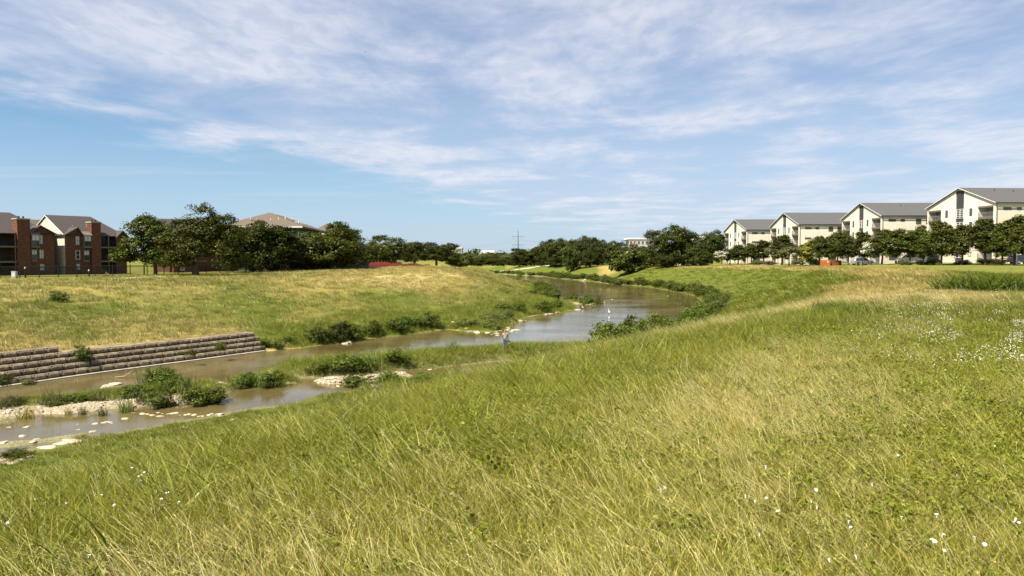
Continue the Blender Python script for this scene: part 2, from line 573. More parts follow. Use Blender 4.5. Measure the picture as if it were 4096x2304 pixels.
PLAT_L = [(-75, 113, 5.15), (-48, 122, 5.35), (-30, 140, 5.75), (-14, 160, 6.3), (-20, 200, 5.2), (-40, 235, 4.4), (-40, 310, 4.0),
          (-90, 150, 4.85), (-110, 190, 4.8), (-60, 70, 5.0), (-110, 70, 5.0), (-60, 190, 4.8), (-300, 300, 4.8), (-80, 500, 4.6)]
PLAT_R = [(0, 0, 6.65), (10, 12, 6.65), (30, 30, 6.8), (60, 40, 7.0), (20, -40, 6.8), (60, 110, 6.6), (56, 150, 6.1), (57, 185, 5.6), (84, 249, 6.1), (100, 165, 7.25),
          (110, 120, 7.4), (110, 220, 6.6), (40, 235, 5.0), (20, 290, 4.2), (0, 400, 3.2), (60, 330, 5.0), (150, 300, 6.2),
          (-60, 620, 4.6), (80, 700, 5.0), (300, 100, 7.5), (-60, -40, 7.0)]


def idw(x, y, ctl, p=2.6):
    num = np.zeros(np.shape(x)); den = np.zeros(np.shape(x))
    for cx, cy, cz in ctl:
        w = 1.0 / (np.hypot(x - cx, y - cy) + 4.0) ** p
        num += w * cz; den += w
    return num / den


def smin(a, b, k):
    h = np.clip(0.5 + 0.5 * (b - a) / k, 0, 1)
    return b * (1 - h) + a * h - k * h * (1 - h)


# low bars that stand out of the water: (polyline, half width, height)
BARS = [
    ([(-40, 34), (-31, 39), (-25.5, 42.2), (-19.6, 45.3)], 1.5, 0.34, 'gravel'),
    ([(-27, 43.5), (-22.5, 46.5), (-19.5, 48.6)], 2.0, 0.45, 'grass'),
    ([(-18.0, 51.3), (-15.6, 52.4)], 1.25, 0.35, 'grass'),
    ([(-15.0, 57.0), (-9.5, 60.0), (-3, 64.5), (2.5, 66.5), (7, 66.5)], 3.9, 0.62, 'grass'),
    ([(-12.5, 52.0), (-8.0, 54.5)], 1.2, 0.30, 'gravel'),
    ([(10.8, 139), (16.0, 141.5)], 1.7, 0.4, 'grass'),
    ([(-25.5, 33.0), (-20.5, 36.0)], 1.0, 0.10, 'mud'),
]


def right_shape(x, y):
    """width of the low berm and slope of the right bank"""
    nearw = 1 - sstep(y + 0.5 * x, 33, 66)
    foot = 2.5 + (7.5 + 1.7 * (1 - sstep(0.567 * x + 0.823 * y, 2, 24))) * nearw
    slope = 0.375 - 0.045 * nearw - 0.055 * sstep(y, 190, 280)
    return foot, slope


def crest_off(x, y, dr):
    """metres inland of the right bank's crest"""
    foot, slope = right_shape(x, y)
    return dr - (foot + (idw(x, y, PLAT_R) - 0.42) / slope)


def land(x, y, full=False):
    """height of the ground at (x, y), water level is 0"""
    x = np.atleast_1d(np.asarray(x, float)); y = np.atleast_1d(np.asarray(y, float))
    dl, al = pdist(x, y, LEFT); dr, ar = pdist(x, y, RIGHT)
    wet = inside(x, y, RIVER)
    left = (dl < dr) & ~wet
    lump = (vnoise(x, y, 9.0, 3, 3) - 0.5)
    fine = (vnoise(x, y, 1.7, 5, 2) - 0.5)
    # right bank
    zp = idw(x, y, PLAT_R)
    foot, slope_r = right_shape(x, y)
    ramp = np.where(dr < foot, dr * 0.42 / foot, 0.42 + (dr - foot) * slope_r)
    zr = smin(ramp, zp, 0.8) + lump * 0.30 * sstep(dr, 1, 8) * (1 - 0.55 * sstep(dr, 22, 30)) + fine * 0.10
    # left bank, steps behind the retaining wall where it stands
    zq = idw(x, y, PLAT_L)
    dw, aw = pdist(x, y, WALL)
    wlen = float(np.sum(np.hypot(*np.diff(WALL, axis=0).T)))
    on_wall = (dw <= dl + 1e-6) & (aw < wlen - 0.05)
    top = np.where(aw < WALL_STEP, 2.02, 1.62)
    setb = np.where(aw < WALL_STEP, 2.55, 2.12)
    shelf = sstep(y, 95, 135)
    zl_free = smin(np.where(dl < 2, dl * 0.25, 0.5 + (dl - 2) * 0.245), zq, 2.6) * (1 - shelf) \
        + smin(np.where(dl < 9, dl * 0.19, 1.71 + (dl - 9) * 0.37), zq, 1.5) * shelf
    zl_wall = np.where(dl < setb, -0.5, smin(top + (dl - setb) * 0.15, zq, 2.6))
    zl = np.where(on_wall, zl_wall, zl_free) + (lump * 0.42 * sstep(dl, 3, 9) + fine * 0.14) * np.where(on_wall & (dl < 3), 0.0, 1.0)
    z = np.where(left, zl, zr)
    # bed
    edge = np.minimum(dl, dr)
    z = np.where(wet, -0.10 * np.clip(edge, 0, 9) - 0.03, z)
    kind = np.zeros(x.shape)
    for pts, r, h, k in BARS:
        d, _ = pdist(x, y, pts)
        d = d + (vnoise(x, y, 1.6, 11, 3) - 0.5) * 1.5
        b = -0.25 + (h + 0.25) * (1 - (np.clip(d / r, 0, 1.6)) ** 2) + fine * 0.12
        m = (d < r * 1.4) & (b > z) & (wet | (z < 0.7))
        z = np.where(m, b, z)
        kind = np.where(m & (b > 0.0), 1.0 if k == 'gravel' else 2.0 if k == 'grass' else 3.0, kind)
    if full:
        return z, dl, dr, left, wet, kind
    return z


WALL_STEP = 6.0
_b, _a = pdist(np.array([at(330, 1500, z=0.0)[0]]), np.array([at(330, 1500, z=0.0)[1]]), WALL)
WALL_STEP = float(_a[0])


def gz(x, y):
    return float(land([x], [y])[0])


def dryness(x, y, dl, dr, left):
    """0 lush green, 1 straw; the patches of the real meadow"""
    x = np.asarray(x, float); y = np.asarray(y, float)
    q = 0.567 * x + 0.823 * y
    p = -0.823 * x + 0.567 * y
    n1 = vnoise(x, y, 14.0, 21, 3); n2 = vnoise(x, y, 3.2, 33, 3)
    n3 = vnoise(q, p * 4.0, 9.0, 44, 3)
    # left bank
    hi = sstep(dl, 6, 26)
    L = 0.29 + 0.55 * (n1 - 0.5) * 2 * 0.8 + 0.5 * (n2 - 0.5) + 0.12 * hi
    L = L + 0.42 * sstep(x + 0.12 * y, -26, -6) * hi          # blond crown of the spur
    L = L + 0.35 * (1 - sstep(dl, 2.4, 5.5)) * (y < 72) * (y > 40)   # straw fringe over the wall
    L = L - 0.55 * (1 - sstep(dl, 1.5, 8.0)) * (y > 72)        # green brush along the water
    L = np.where(y > 225, 0.25 + 0.4 * (n1 - 0.5), L)
    # right bank: green slope, straw band on the crest
    near = 1 - sstep(np.hypot(x, y), 17, 34)
    e = crest_off(x, y, dr)
    band = sstep(e, -2.0, 0.8) * (1 - sstep(e, 4 + 5 * sstep(y, 60, 110), 9 + 6 * sstep(y, 60, 110))) * np.clip(.75 + 1.0 * (n3 - .2), .7, 1.15)
    R = 0.16 + 0.40 * (n1 - 0.5) + 0.35 * (n3 - 0.5)
    Rf = R - 0.10 - 0.18 * sstep(dr, 6, 12) + 1.05 * band * sstep(y, 22, 36) * (1 - 0.4 * sstep(y, 200, 240))
    Rf = Rf + 0.16 * sstep(e, 9, 16) + 0.9 * np.exp(-(((x - 35) / 5) ** 2 + ((y - 272) / 16) ** 2))
    # the near meadow by the camera
    M = 0.38 + 0.9 * (n2 - 0.5) + 0.6 * (n1 - 0.5)
    M = M - 0.45 * sstep(p, 3.9, 5.6)                          # lush strip on the brink
    M = M - 0.35 * sstep(x - 0.25 * y, 1.4, 3.6)               # short green with flowers, to the right
    M = M + 0.42 * np.exp(-((p - 2.6) / 1.5) ** 2) * sstep(q, 5.5, 9.0) * (1 - sstep(q, 22, 34))
    RR = near * M + (1 - near) * Rf
    RR = RR + 0.75 * np.exp(-((e + 0.2) / 1.5) ** 2) * sstep(q, 13, 22) * (1 - sstep(q, 50, 60))   # straw line on the brink
    return np.clip(np.where(left, L, RR), 0, 1)


def axis(lo, hi, step, far, grow):
    a = list(np.arange(lo, hi + 1e-6, step))
    s, v = step, hi
    while v < far[1]:
        s *= grow; v += s; a.append(v)
    s, v = step, lo
    while v > far[0]:
        s *= grow; v -= s; a.insert(0, v)
    return np.array(a)


GX = axis(-44, 44, 0.5, (-9000, 9000), 1.07)
GY = axis(-6, 96, 0.5, (-400, 14000), 1.045)
XX, YY = np.meshgrid(GX, GY)
Z, DL, DR, LEFTM, WET, KIND = land(XX.ravel(), YY.ravel(), True)
DRY = dryness(XX.ravel(), YY.ravel(), DL, DR, LEFTM)
EE = crest_off(XX.ravel(), YY.ravel(), DR)
nx, ny = len(GX), len(GY)
ii = np.arange(nx * ny).reshape(ny, nx)
quads = np.stack([ii[:-1, :-1], ii[:-1, 1:], ii[1:, 1:], ii[1:, :-1]], -1).reshape(-1, 4)

# ground material: soil and thatch under the grass, gravel bars, mud at the waterline
m, t, out = new_mat('meadow_ground')
b = t.n('ShaderNodeBsdfPrincipled')
geo = t.n('ShaderNodeNewGeometry')
a_dry = t.n('ShaderNodeAttribute', attribute_name='dry')
a_rock = t.n('ShaderNodeAttribute', attribute_name='rock')
a_lawn = t.n('ShaderNodeAttribute', attribute_name='lawn')
pos = geo.outputs['Position']
n_a = t.noise(pos, 1.3, 6, 0.7)
n_b = t.noise(t.mapping(pos, (1, 1, 0.2)), 9.0, 4, 0.7)
n_c = t.noise(pos, 0.13, 4, 0.6)
dr_ = t.math('ADD', a_dry.outputs['Fac'], t.math('MULTIPLY', t.math('SUBTRACT', n_a, 0.5), 0.75))
c = t.mix(t.maprange(dr_, 0.1, 0.75), (0.105, 0.130, 0.016), (0.31, 0.245, 0.070))
c = t.mix(t.maprange(dr_, 0.72, 1.0), c, (0.50, 0.41, 0.17))
c = t.mix(t.maprange(n_b, 0.35, 0.7, 0.35, 0.0), c, (0.045, 0.044, 0.011))
n_s = t.noise(t.mapping(pos, (0.10, 0.85, 1), (0, 0, 0.15)), 1.0, 4, 0.6)
lawn = t.mix(t.maprange(n_s, 0.35, 0.66), (0.115, 0.130, 0.018), (0.215, 0.205, 0.045))
c = t.mix(t.math('MULTIPLY', a_lawn.outputs['Fac'], t.maprange(dr_, 0.35, 0.6, 0.8, 0.25)), c, lawn)
n_g = t.noise(pos, 7.0, 5, 0.75)
gravel = t.mix(t.maprange(n_g, 0.35, 0.65), (0.22, 0.165, 0.100), (0.50, 0.43, 0.32))
c = t.mix(a_rock.outputs['Fac'], c, gravel)
t.l(c, b.inputs['Base Color'])
b.inputs['Roughness'].default_value = 0.95
b.inputs['Specular IOR Level'].default_value = 0.15
bp = t.n('ShaderNodeBump'); bp.inputs['Strength'].default_value = 0.9; bp.inputs['Distance'].default_value = 0.15
t.l(t.math('ADD', n_b, n_a), bp.inputs['Height']); t.l(bp.outputs[0], b.inputs['Normal'])
t.l(b.outputs[0], out.inputs[0])

me = mesh_arrays('ground', np.stack([XX.ravel(), YY.ravel(), Z], -1), quads, [m], smooth=True)
rock = np.where(KIND == 1, 1.0, np.where(KIND == 3, 0.5, 0.0))
rock = np.maximum(rock, np.where(WET, 0.35, 0.0))
rock = np.maximum(rock, np.where(~WET & ~LEFTM & (DR < 1.0) & (YY.ravel() < 44), 0.3, 0))
lawnv = np.where(~LEFTM & ~WET, sstep(EE, -1, 6) * sstep(np.hypot(XX.ravel(), YY.ravel()), 45, 70), 0.0)
lawnv = lawnv * (1 - 0.95 * sstep(EE, -2.2, .8) * (1 - sstep(EE, 9, 15)))
lawnv = np.maximum(lawnv, np.where(LEFTM, sstep(YY.ravel() + 0.3 * XX.ravel(), 60, 95) * sstep(DL, 50, 60), 0))
for nm, arr in (('dry', DRY), ('rock', rock), ('lawn', lawnv)):
    me.attributes.new(nm, 'FLOAT', 'POINT').data.foreach_set('value', arr.astype(np.float32))
ground = link('ground', me)
tag(ground, 'grassy river valley of green and straw meadow banks and lawns', 'ground', kind='structure')

# ------------------------------------------------------------------ water
m, t, out = new_mat('muddy_water')
b = t.n('ShaderNodeBsdfPrincipled')
geo = t.n('ShaderNodeNewGeometry')
pos = geo.outputs['Position']
n1 = t.noise(pos, 0.10, 3, 0.5)
n2 = t.noise(t.mapping(pos, (0.9, 0.35, 1), (0, 0, -0.6)), 1.0, 3, 0.5)
t.l(t.mix(t.maprange(t.math('ADD', t.math('MULTIPLY', n1, 0.7), t.math('MULTIPLY', n2, 0.3)), 0.35, 0.65),
          (0.078, 0.060, 0.021), (0.135, 0.106, 0.046)), b.inputs['Base Color'])
b.inputs['Roughness'].default_value = 0.05
b.inputs['IOR'].default_value = 1.33
rp1 = t.noise(t.mapping(pos, (1.0, 2.4, 1), (0, 0, 0.25)), 2.6, 4, 0.6, 0.4)
rp2 = t.noise(t.mapping(pos, (0.35, 1.0, 1), (0, 0, 0.1)), 0.9, 3, 0.5)
calm = t.maprange(t.noise(t.mapping(pos, (0.06, 0.16, 1)), 1.0, 3, 0.5), 0.38, 0.62, 0.25, 1.0)
hgt = t.math('MULTIPLY', t.math('ADD', rp1, t.math('MULTIPLY', rp2, 0.8)), calm)
bp = t.n('ShaderNodeBump'); bp.inputs['Strength'].default_value = 0.22; bp.inputs['Distance'].default_value = 0.05
t.l(hgt, bp.inputs['Height']); t.l(bp.outputs[0], b.inputs['Normal'])
t.l(b.outputs[0], out.inputs[0])
wm = MB()
wm.add([(-950, -160, 0), (60, -160, 0), (60, 500, 0), (-950, 500, 0)], [(0, 1, 2, 3)])
water = wm.build('river_water', m)
tag(water, 'brown shallow river winding away between the grassy banks', 'river', kind='structure')


# ------------------------------------------------------------------ trails and drives, draped on the ground
def ribbon(name, pts, width, mat, label, cat, lift=0.05):
    P = []
    for (ax, ay), (bx, by) in zip(pts[:-1], pts[1:]):
        n = max(2, int(math.hypot(bx - ax, by - ay) / 1.5))
        for k in range(n):
            u = k / n
            P.append((ax + (bx - ax) * u, ay + (by - ay) * u))
    P.append(pts[-1])
    P = np.array(P)
    for _ in range(6):
        P[1:-1] = 0.25 * P[:-2] + 0.5 * P[1:-1] + 0.25 * P[2:]
    T = np.gradient(P, axis=0); T /= np.linalg.norm(T, axis=1)[:, None]
    N = np.stack([-T[:, 1], T[:, 0]], -1)
    V, n = [], len(P)
    for s in (-0.5, -0.17, 0.17, 0.5):
        Q = P + N * (s * width)
        zz = land(Q[:, 0], Q[:, 1]) + lift
        V.append(np.column_stack([Q, zz]))
    V = np.vstack(V)
    Fc = [(r * n + i, r * n + i + 1, (r + 1) * n + i + 1, (r + 1) * n + i) for r in range(3) for i in range(n - 1)]
    o = link(name, mesh_arrays(name, V, Fc, [MATS[mat]], True))
    return tag(o, label, cat, kind='structure')


ribbon('trail', [(-118, 76), (-84, 92), (-62, 105), (-47, 118), (-36, 134), (-27.5, 155), (-23, 185), (-21, 225), (-24, 280), (-45, 330)], 2.6,
       'trail_concrete', 'pale concrete trail along the iron fence on the left bank', 'trail')
ribbon('trail', [(78, 305), (64, 270), (53, 249), (51, 237), (57, 223), (68, 208)], 2.6, 'trail_concrete',
       'tan curved trail on the lawn left of the white apartments', 'trail')
ribbon('driveway', [(74, 225), (86, 190), (94, 160), (104, 140), (120, 128)], 6.5, 'trail_concrete',
       'pale concrete drive between the street trees and white apartments', 'driveway', 0.06)
ribbon('trail', [(-12, 372), (4, 356), (24, 330), (40, 300), (60, 285)], 1.3, 'trail_concrete',
       'distant pale trail beneath trees beyond the river bend', 'trail')
# ------------------------------------------------------------------ retaining wall of cast blocks
m, t, out = new_mat('wall_block')
b = t.n('ShaderNodeBsdfPrincipled')
tc_ = t.n('ShaderNodeTexCoord'); oi = t.n('ShaderNodeObjectInfo')
nz = t.noise(tc_.outputs['Object'], 3.0, 6, 0.7)
st = t.noise(t.mapping(tc_.outputs['Object'], (7, 7, 0.6)), 1.0, 4, 0.6)
c = t.mix(t.maprange(nz, 0.3, 0.7), (0.145, 0.112, 0.070), (0.27, 0.215, 0.142))
c = t.mix(t.maprange(st, 0.5, 0.7, 0.0, 0.55), c, (0.060, 0.045, 0.026))
hs = t.n('ShaderNodeHueSaturation'); t.l(c, hs.inputs['Color'])
t.l(t.maprange(oi.outputs['Random'], 0, 1, 0.72, 1.12, False), hs.inputs['Value'])
t.l(hs.outputs[0], b.inputs['Base Color'])
b.inputs['Roughness'].default_value = 0.95
bp = t.n('ShaderNodeBump'); bp.inputs['Strength'].default_value = 0.7; bp.inputs['Distance'].default_value = 0.05
t.l(nz, bp.inputs['Height']); t.l(bp.outputs[0], b.inputs['Normal'])
t.l(b.outputs[0], out.inputs[0])
block_mat = m


def block_mesh(seed, L=0.96, H=0.37, D=1.3):
    """split-faced block: x along the wall, y into the bank, z up; front face bulges unevenly"""
    r = random.Random(seed)
    V, Fc = [], []
    nx_, nz_ = 5, 3
    for k in range(nz_ + 1):
        for i in range(nx_ + 1):
            x = L * i / nx_; z = H * k / nz_
            edge = i in (0, nx_) or k in (0, nz_)
            y = 0.07 if edge else -0.02 - r.random() * 0.045
            V.append((x + (0.045 if i == 0 else -0.045 if i == nx_ else r.uniform(-.03, .03)), y, z))
    w = nx_ + 1
    for k in range(nz_):
        for i in range(nx_):
            Fc.append((k * w + i, k * w + i + 1, (k + 1) * w + i + 1, (k + 1) * w + i))
    a, b_, c_, d_ = 0, nx_, nz_ * w + nx_, nz_ * w
    n = len(V)
    V += [(0, D, 0), (L, D, 0), (L, D, H), (0, D, H)]
    Fc += [tuple([n + 3, n + 2] + [nz_ * w + i for i in range(nx_, -1, -1)])]
    Fc += [(a, d_, n + 3, n), (b_, n + 1, n + 2, c_)]
    return MB().add(V, Fc).mesh('block', block_mat)


BLOCKS = [block_mesh(s) for s in range(6)]
wall_root = empty('retaining_wall', (WALL[1][0], WALL[1][1], 0))
tag(wall_root, 'stepped retaining wall of tan cast blocks along the left bank', 'retaining wall')


def wall_path(off):
    """wall line moved back by off metres, with its end curling into the bank"""
    P = [Vector((x, y, 0)) for x, y in WALL]
    base = WALL
    out_ = []
    s = 0.0
    pts = []
    for i in range(len(P) - 1):
        seg = P[i + 1] - P[i]
        n = max(1, int(seg.length / 0.25))
        for k in range(n):
            pts.append(P[i] + seg * (k / n))
    pts.append(P[-1])
    A = np.array([(p.x, p.y) for p in pts])
    for _ in range(40):
        A[1:-1] = 0.25 * A[:-2] + 0.5 * A[1:-1] + 0.25 * A[2:]
    T = np.gradient(A, axis=0); T /= np.linalg.norm(T, axis=1)[:, None]
    N = np.stack([-T[:, 1], T[:, 0]], -1)
    B = A + N * off
    # curl
    end, tg, nm = B[-1], T[-1], N[-1]
    cur = [end + tg * (0.9 * math.sin(a)) + nm * (0.9 * (1 - math.cos(a))) for a in np.linspace(0.2, 1.1, 6)]
    B = np.vstack([B, cur])
    seg = np.hypot(*np.diff(B, axis=0).T)
    S = np.concatenate([[0], np.cumsum(seg)])
    return B, S


for k in range(5):
    off = 0.30 + 0.42 * k
    B, S = wall_path(off)
    stop = S[-1] if k < 4 else WALL_STEP + 0.2
    s = 0.48 * (k % 2)
    i = 0
    while s + 0.96 < stop:
        p0 = (np.interp(s, S, B[:, 0]), np.interp(s, S, B[:, 1]))
        p1 = (np.interp(s + 0.98, S, B[:, 0]), np.interp(s + 0.98, S, B[:, 1]))
        ang = math.atan2(p1[1] - p0[1], p1[0] - p0[0])
        o = link('block', BLOCKS[random.randrange(6)], wall_root,
                 (p0[0] - wall_root.location.x, p0[1] - wall_root.location.y, 0.10 + 0.385 * k + random.uniform(-.012, .012)),
                 (random.uniform(-.012, .012), random.uniform(-.008, .008), ang + random.uniform(-.015, .015)))
        s += 0.985
        i += 1
# pale footing at the water
B, S = wall_path(0.0)
m_ = MB()
n = len(B) - 6
V, Fc = [], []
ts = np.linspace(0, S[n - 1], 46)
for j, s in enumerate(ts):
    x, y = np.interp(s, S, B[:, 0]), np.interp(s, S, B[:, 1])
    x2, y2 = np.interp(s + .2, S, B[:, 0]), np.interp(s + .2, S, B[:, 1])
    d = Vector((x2 - x, y2 - y, 0)).normalized(); nn = Vector((-d.y, d.x, 0))
    p = Vector((x, y, 0)) - wall_root.location
    e = random.uniform(-.03, .03)
    for q, zz in ((-0.12 + e, -0.6), (-0.12 + e, 0.07), (0.9, 0.09), (0.9, -0.6)):
        V.append(tuple(p + nn * q + Vector((0, 0, zz))))
    if j:
        for c in range(4):
            a0, a1 = (j - 1) * 4 + c, (j - 1) * 4 + (c + 1) % 4
            Fc.append((a0, a1, a1 + 4, a0 + 4))
m_.add(V, Fc)
m_.build('footing', MATS['concrete'], wall_root)
# ------------------------------------------------------------------ white apartment blocks on the right
def window(parent, x0, x1, y0, y1, z0, z1, face, mat='green_glass', frame='dark_panel', mull=0, rails=1, proud=0.03):
    """window on a wall: face '-x','-y','+x' = the way it looks; frame with its pane as sub-part"""
    f, p = MB(), MB()
    fw = 0.07
    if face in ('-x', '+x'):
        s = -1 if face == '-x' else 1
        xa = x0
        def bx(mb, a, b, c, d, o0, o1): mb.box(xa + s * o1, xa + s * o0, a, b, c, d)
        lo, hi = y0, y1
    else:
        s = -1
        ya = y0
        def bx(mb, a, b, c, d, o0, o1): mb.box(a, b, ya + s * o1, ya + s * o0, c, d)
        lo, hi = x0, x1
    bx(f, lo, hi, z0, z0 + fw, 0, proud + .02); bx(f, lo, hi, z1 - fw, z1, 0, proud + .02)
    bx(f, lo, lo + fw, z0 + fw, z1 - fw, 0, proud); bx(f, hi - fw, hi, z0 + fw, z1 - fw, 0, proud)
    for k in range(mull):
        c = lo + (hi - lo) * (k + 1) / (mull + 1)
        bx(f, c - .03, c + .03, z0 + fw, z1 - fw, 0.004, proud - .004)
    for k in range(rails):
        c = z0 + (z1 - z0) * (k + 1) / (rails + 1)
        bx(f, lo + fw, hi - fw, c - .025, c + .025, 0.004, proud - .008)
    bx(p, lo + fw, hi - fw, z0 + fw, z1 - fw, 0.002, 0.010)
    w = f.build('window', MATS[frame], parent)
    p.build('pane', MATS[mat], w)
    return w


def white_block(name, label, loc, rz, Wd, Hw, rise, length, first_floor_z=0.0, dormer=False):
    root = empty(name, loc, rz)
    tag(root, label, 'apartment building', 'white gabled apartment blocks on the right')
    R = 2.0
    H0 = -1.5
    def rake(y):
        return Hw + rise * (1 - abs(y - Wd / 2) / (Wd / 2))
    def Y(r): return Wd * (1 - r)
    ivals = [(0.0, .022, 's'), (.022, .222, 'b'), (.222, .440, 's'), (.440, .562, 't'), (.562, .767, 's'), (.767, .967, 'b'), (.967, 1.0, 's')]
    flo = [first_floor_z + 3.1 * k for k in range(4)]
    otop = flo[3] + 2.55
    w = MB()
    w.prism([(0, H0), (Wd, H0), (Wd, Hw), (Wd / 2, Hw + rise), (0, Hw)], 'x', R, length)
    for r0, r1, k in ivals:
        ya, yb = Y(r1), Y(r0)
        if k == 's':
            poly = [(ya, H0), (yb, H0), (yb, rake(yb))]
            if ya < Wd / 2 < yb: poly.append((Wd / 2, rake(Wd / 2)))
            poly.append((ya, rake(ya)))
            w.prism(poly, 'x', 0.0, R + 0.01)
        elif k == 'b':
            w.prism([(ya, otop), (yb, otop), (yb, rake(yb)), (ya, rake(ya))], 'x', 0.0, R + 0.01)
        else:
            w.prism([(ya, rake(ya) - .02), (yb, rake(yb) - .02), (yb, rake(yb)), (Wd / 2, Hw + rise), (ya, rake(ya))], 'x', 0.0, R + 0.01)
    w.build('wall', MATS['white_stucco'], root)
    # stone ground floor, a little proud of the stucco
    zt = flo[1] - 0.15
    for r0, r1, k in ivals:
        if k == 's':
            MB().box(-0.06, -0.004, Y(r1) + (.004 if r1 < 1 else -.06), Y(r0), H0, zt).build('stone_base', MATS['beige_stone'], root)
    MB().box(-0.003, length, -0.06, -0.004, H0, zt).build('stone_base', MATS['beige_stone'], root)
    # stair tower strip
    ya, yb = Y(.562), Y(.440)
    MB().prism([(ya, H0), (yb, H0), (yb, rake(yb) - .05), (Wd / 2, rake(Wd / 2) - .05), (ya, rake(ya) - .05)], 'x', 0.22, R + 0.02).build('stair_panel', MATS['dark_panel'], root)
    for k in range(4):
        z0, z1 = flo[k] + 0.15, flo[k] + 2.35
        g = MB(); p = MB()
        xs = 0.08
        for yy in (ya + .25, (ya + yb) / 2, yb - .25): g.box(xs, xs + .10, yy - .045, yy + .045, z0, z1)
        for j in range(6):
            zz = z0 + (z1 - z0 - .1) * j / 5
            g.box(xs + .02, xs + .08, ya + .25, yb - .25, zz, zz + .07)
        wd = g.build('stair_window', MATS['white_trim'], root)
        p.box(xs + .105, xs + .135, ya + .2, yb - .2, z0, z1); p.build('pane', MATS['glass'], wd)
    # balconies
    for r0, r1, k in ivals:
        if k != 'b': continue
        ya, yb = Y(r1), Y(r0)
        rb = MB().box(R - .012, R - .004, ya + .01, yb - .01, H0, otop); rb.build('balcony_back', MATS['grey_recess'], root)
        for j in range(4):
            z = flo[j]
            d = MB().box(-0.10, R - .02, ya + .01, yb - .01, z - 0.42 if j else z - .3, z + 0.02)
            if j == 3: d.box(-0.10, 0.25, ya + .01, yb - .01, otop - 0.42, otop - .01)
            bl = d.build('balcony', MATS['brown_fascia'], root)
            rl = MB()
            rl.box(-.06, -.01, ya + .03, yb - .03, z + 1.02, z + 1.08); rl.box(-.05, -.02, ya + .03, yb - .03, z + .10, z + .14)
            nb = 22
            for q in range(nb + 1):
                yy = ya + .05 + (yb - ya - .1) * q / nb
                th = .03 if q % 5 == 0 else .012
                rl.box(-.045, -.025, yy - th, yy + th, z + .02, z + 1.02)
            rl.build('railing', MATS['rail_metal'], bl)
            dr = MB().box(R - .06, R - .014, ya + .6, ya + 2.5, z + .04, z + 2.15)
            dr.build('sliding_door', MATS['glass'], bl)
    # gable windows
    for r0, r1 in ((.290, .328), (.646, .684)):
        for k in range(4):
            window(root, 0, 0, Y(r1), Y(r0), flo[k] + .55, flo[k] + 2.25, '-x', proud=0.05 if k else 0.12)
    # side wall facing the river meadow
    for k in range(1, 4):
        z = flo[k]
        for xa, xb, mu in ((1.7, 3.6, 1), (4.9, 6.0, 0)):
            window(root, xa, xb, 0, 0, z + 1.45, z + 2.05, '-y', mull=mu, rails=0)
        MB().box(3.65, 4.85, -.03, -.002, z + 1.5, z + 2.0).build('panel', MATS['far_grey'], root)
        for xa in (8.9, 11.6, 16.5, 22, 30):
            window(root, xa, xa + 1.4, 0, 0, z + .75, z + 2.2, '-y', mull=1, rails=1)
    for xa in (2.0, 8.9, 16.5):
        window(root, xa, xa + 2.4, -.06, 0, flo[0] + .6, flo[0] + 2.3, '-y', mull=1, rails=1)
    MB().tube([(0.15, -.1, -1), (0.15, -.1, Hw - .2)], .06, 5).build('downpipe', MATS['dark_panel'], root)
    # roof
    oh = 0.45
    e = rise / (Wd / 2)
    rf = MB()
    rf.slab([(-oh, -oh, Hw - oh * e + .16), (length + oh, -oh, Hw - oh * e + .16), (length + oh, Wd / 2, Hw + rise + .16), (-oh, Wd / 2, Hw + rise + .16)], .14)
    rf.slab([(-oh, Wd + oh, Hw - oh * e + .16), (length + oh, Wd + oh, Hw - oh * e + .16), (length + oh, Wd / 2, Hw + rise + .16), (-oh, Wd / 2, Hw + rise + .16)], .14)
    ro = rf.build('roof', MATS['grey_shingle'], root)
    fb = MB()
    for sgn in (0, 1):
        y0 = -oh if sgn == 0 else Wd + oh
        fb.slab([(-oh - .03, y0, Hw - oh * e + .12), (-oh + .04, y0, Hw - oh * e + .12), (-oh + .04, Wd / 2, Hw + rise + .12), (-oh - .03, Wd / 2, Hw + rise + .12)], .12)
    fb.build('barge_board', MATS['white_trim'], ro)
    gu = MB().box(-oh, length + oh, -oh - .12, -oh - .01, Hw - oh * e - .06, Hw - oh * e + .08)
    gu.build('gutter', MATS['dark_panel'], ro)
    rr = random.Random(int(loc[1]))
    for q in range(6):
        xx, yy = rr.uniform(6, length - 3), rr.uniform(2, Wd / 2 - 2)
        MB().tube([(xx, yy, Hw + e * yy), (xx, yy, Hw + e * yy + .55)], .10, 6).build('roof_vent', MATS['dark_panel'], ro)
    if dormer:
        d = MB().box(17, 27, 4.2, 8.0, Hw + .6, Hw + e * 8.0 - .1)
        dm = d.build('dormer', MATS['white_stucco'], root)
        MB().box(16.6, 27.4, 3.8, 8.3, Hw + e * 8.0 - .1, Hw + e * 8.0 + .12).build('dormer_roof', MATS['white_trim'], dm)
        for q in range(3):
            MB().box(18 + q * 3, 20 + q * 3, 4.16, 4.19, Hw + 2.0, Hw + e * 8.0 - .5).build('pane', MATS['glass'], dm)
    return root


# local x runs along the ridge away from the gable, local y along the gable front
white_block('white_apartment_block', 'nearest white apartment block, cut by the right edge, balconies flanking its dark stair strip', (106.5, 170, 7.3), math.radians(5), 24.2, 13.0, 4.1, 46, 0.6)
white_block('white_apartment_block', 'second nearest white gabled apartment block, ridge flat, behind the parked pickup', (97.3, 203, 6.7), 0, 24.6, 12.4, 4.0, 46, 0.1)
white_block('white_apartment_block', 'third white gabled apartment block, behind the orange wooden enclosure and yellow tree', (87.9, 236, 5.9), 0, 26.4, 12.25, 4.1, 46, 0.0)
white_block('white_apartment_block', 'farthest white gabled apartment block with a pale dormer cut in its roof', (81.7, 268, 5.3), 0, 29.3, 12.25, 4.1, 46, 0.0, dormer=True)

# ------------------------------------------------------------------ brick apartments on the left
BR_O, BR_A = (-86.7, 146.0), math.radians(55)


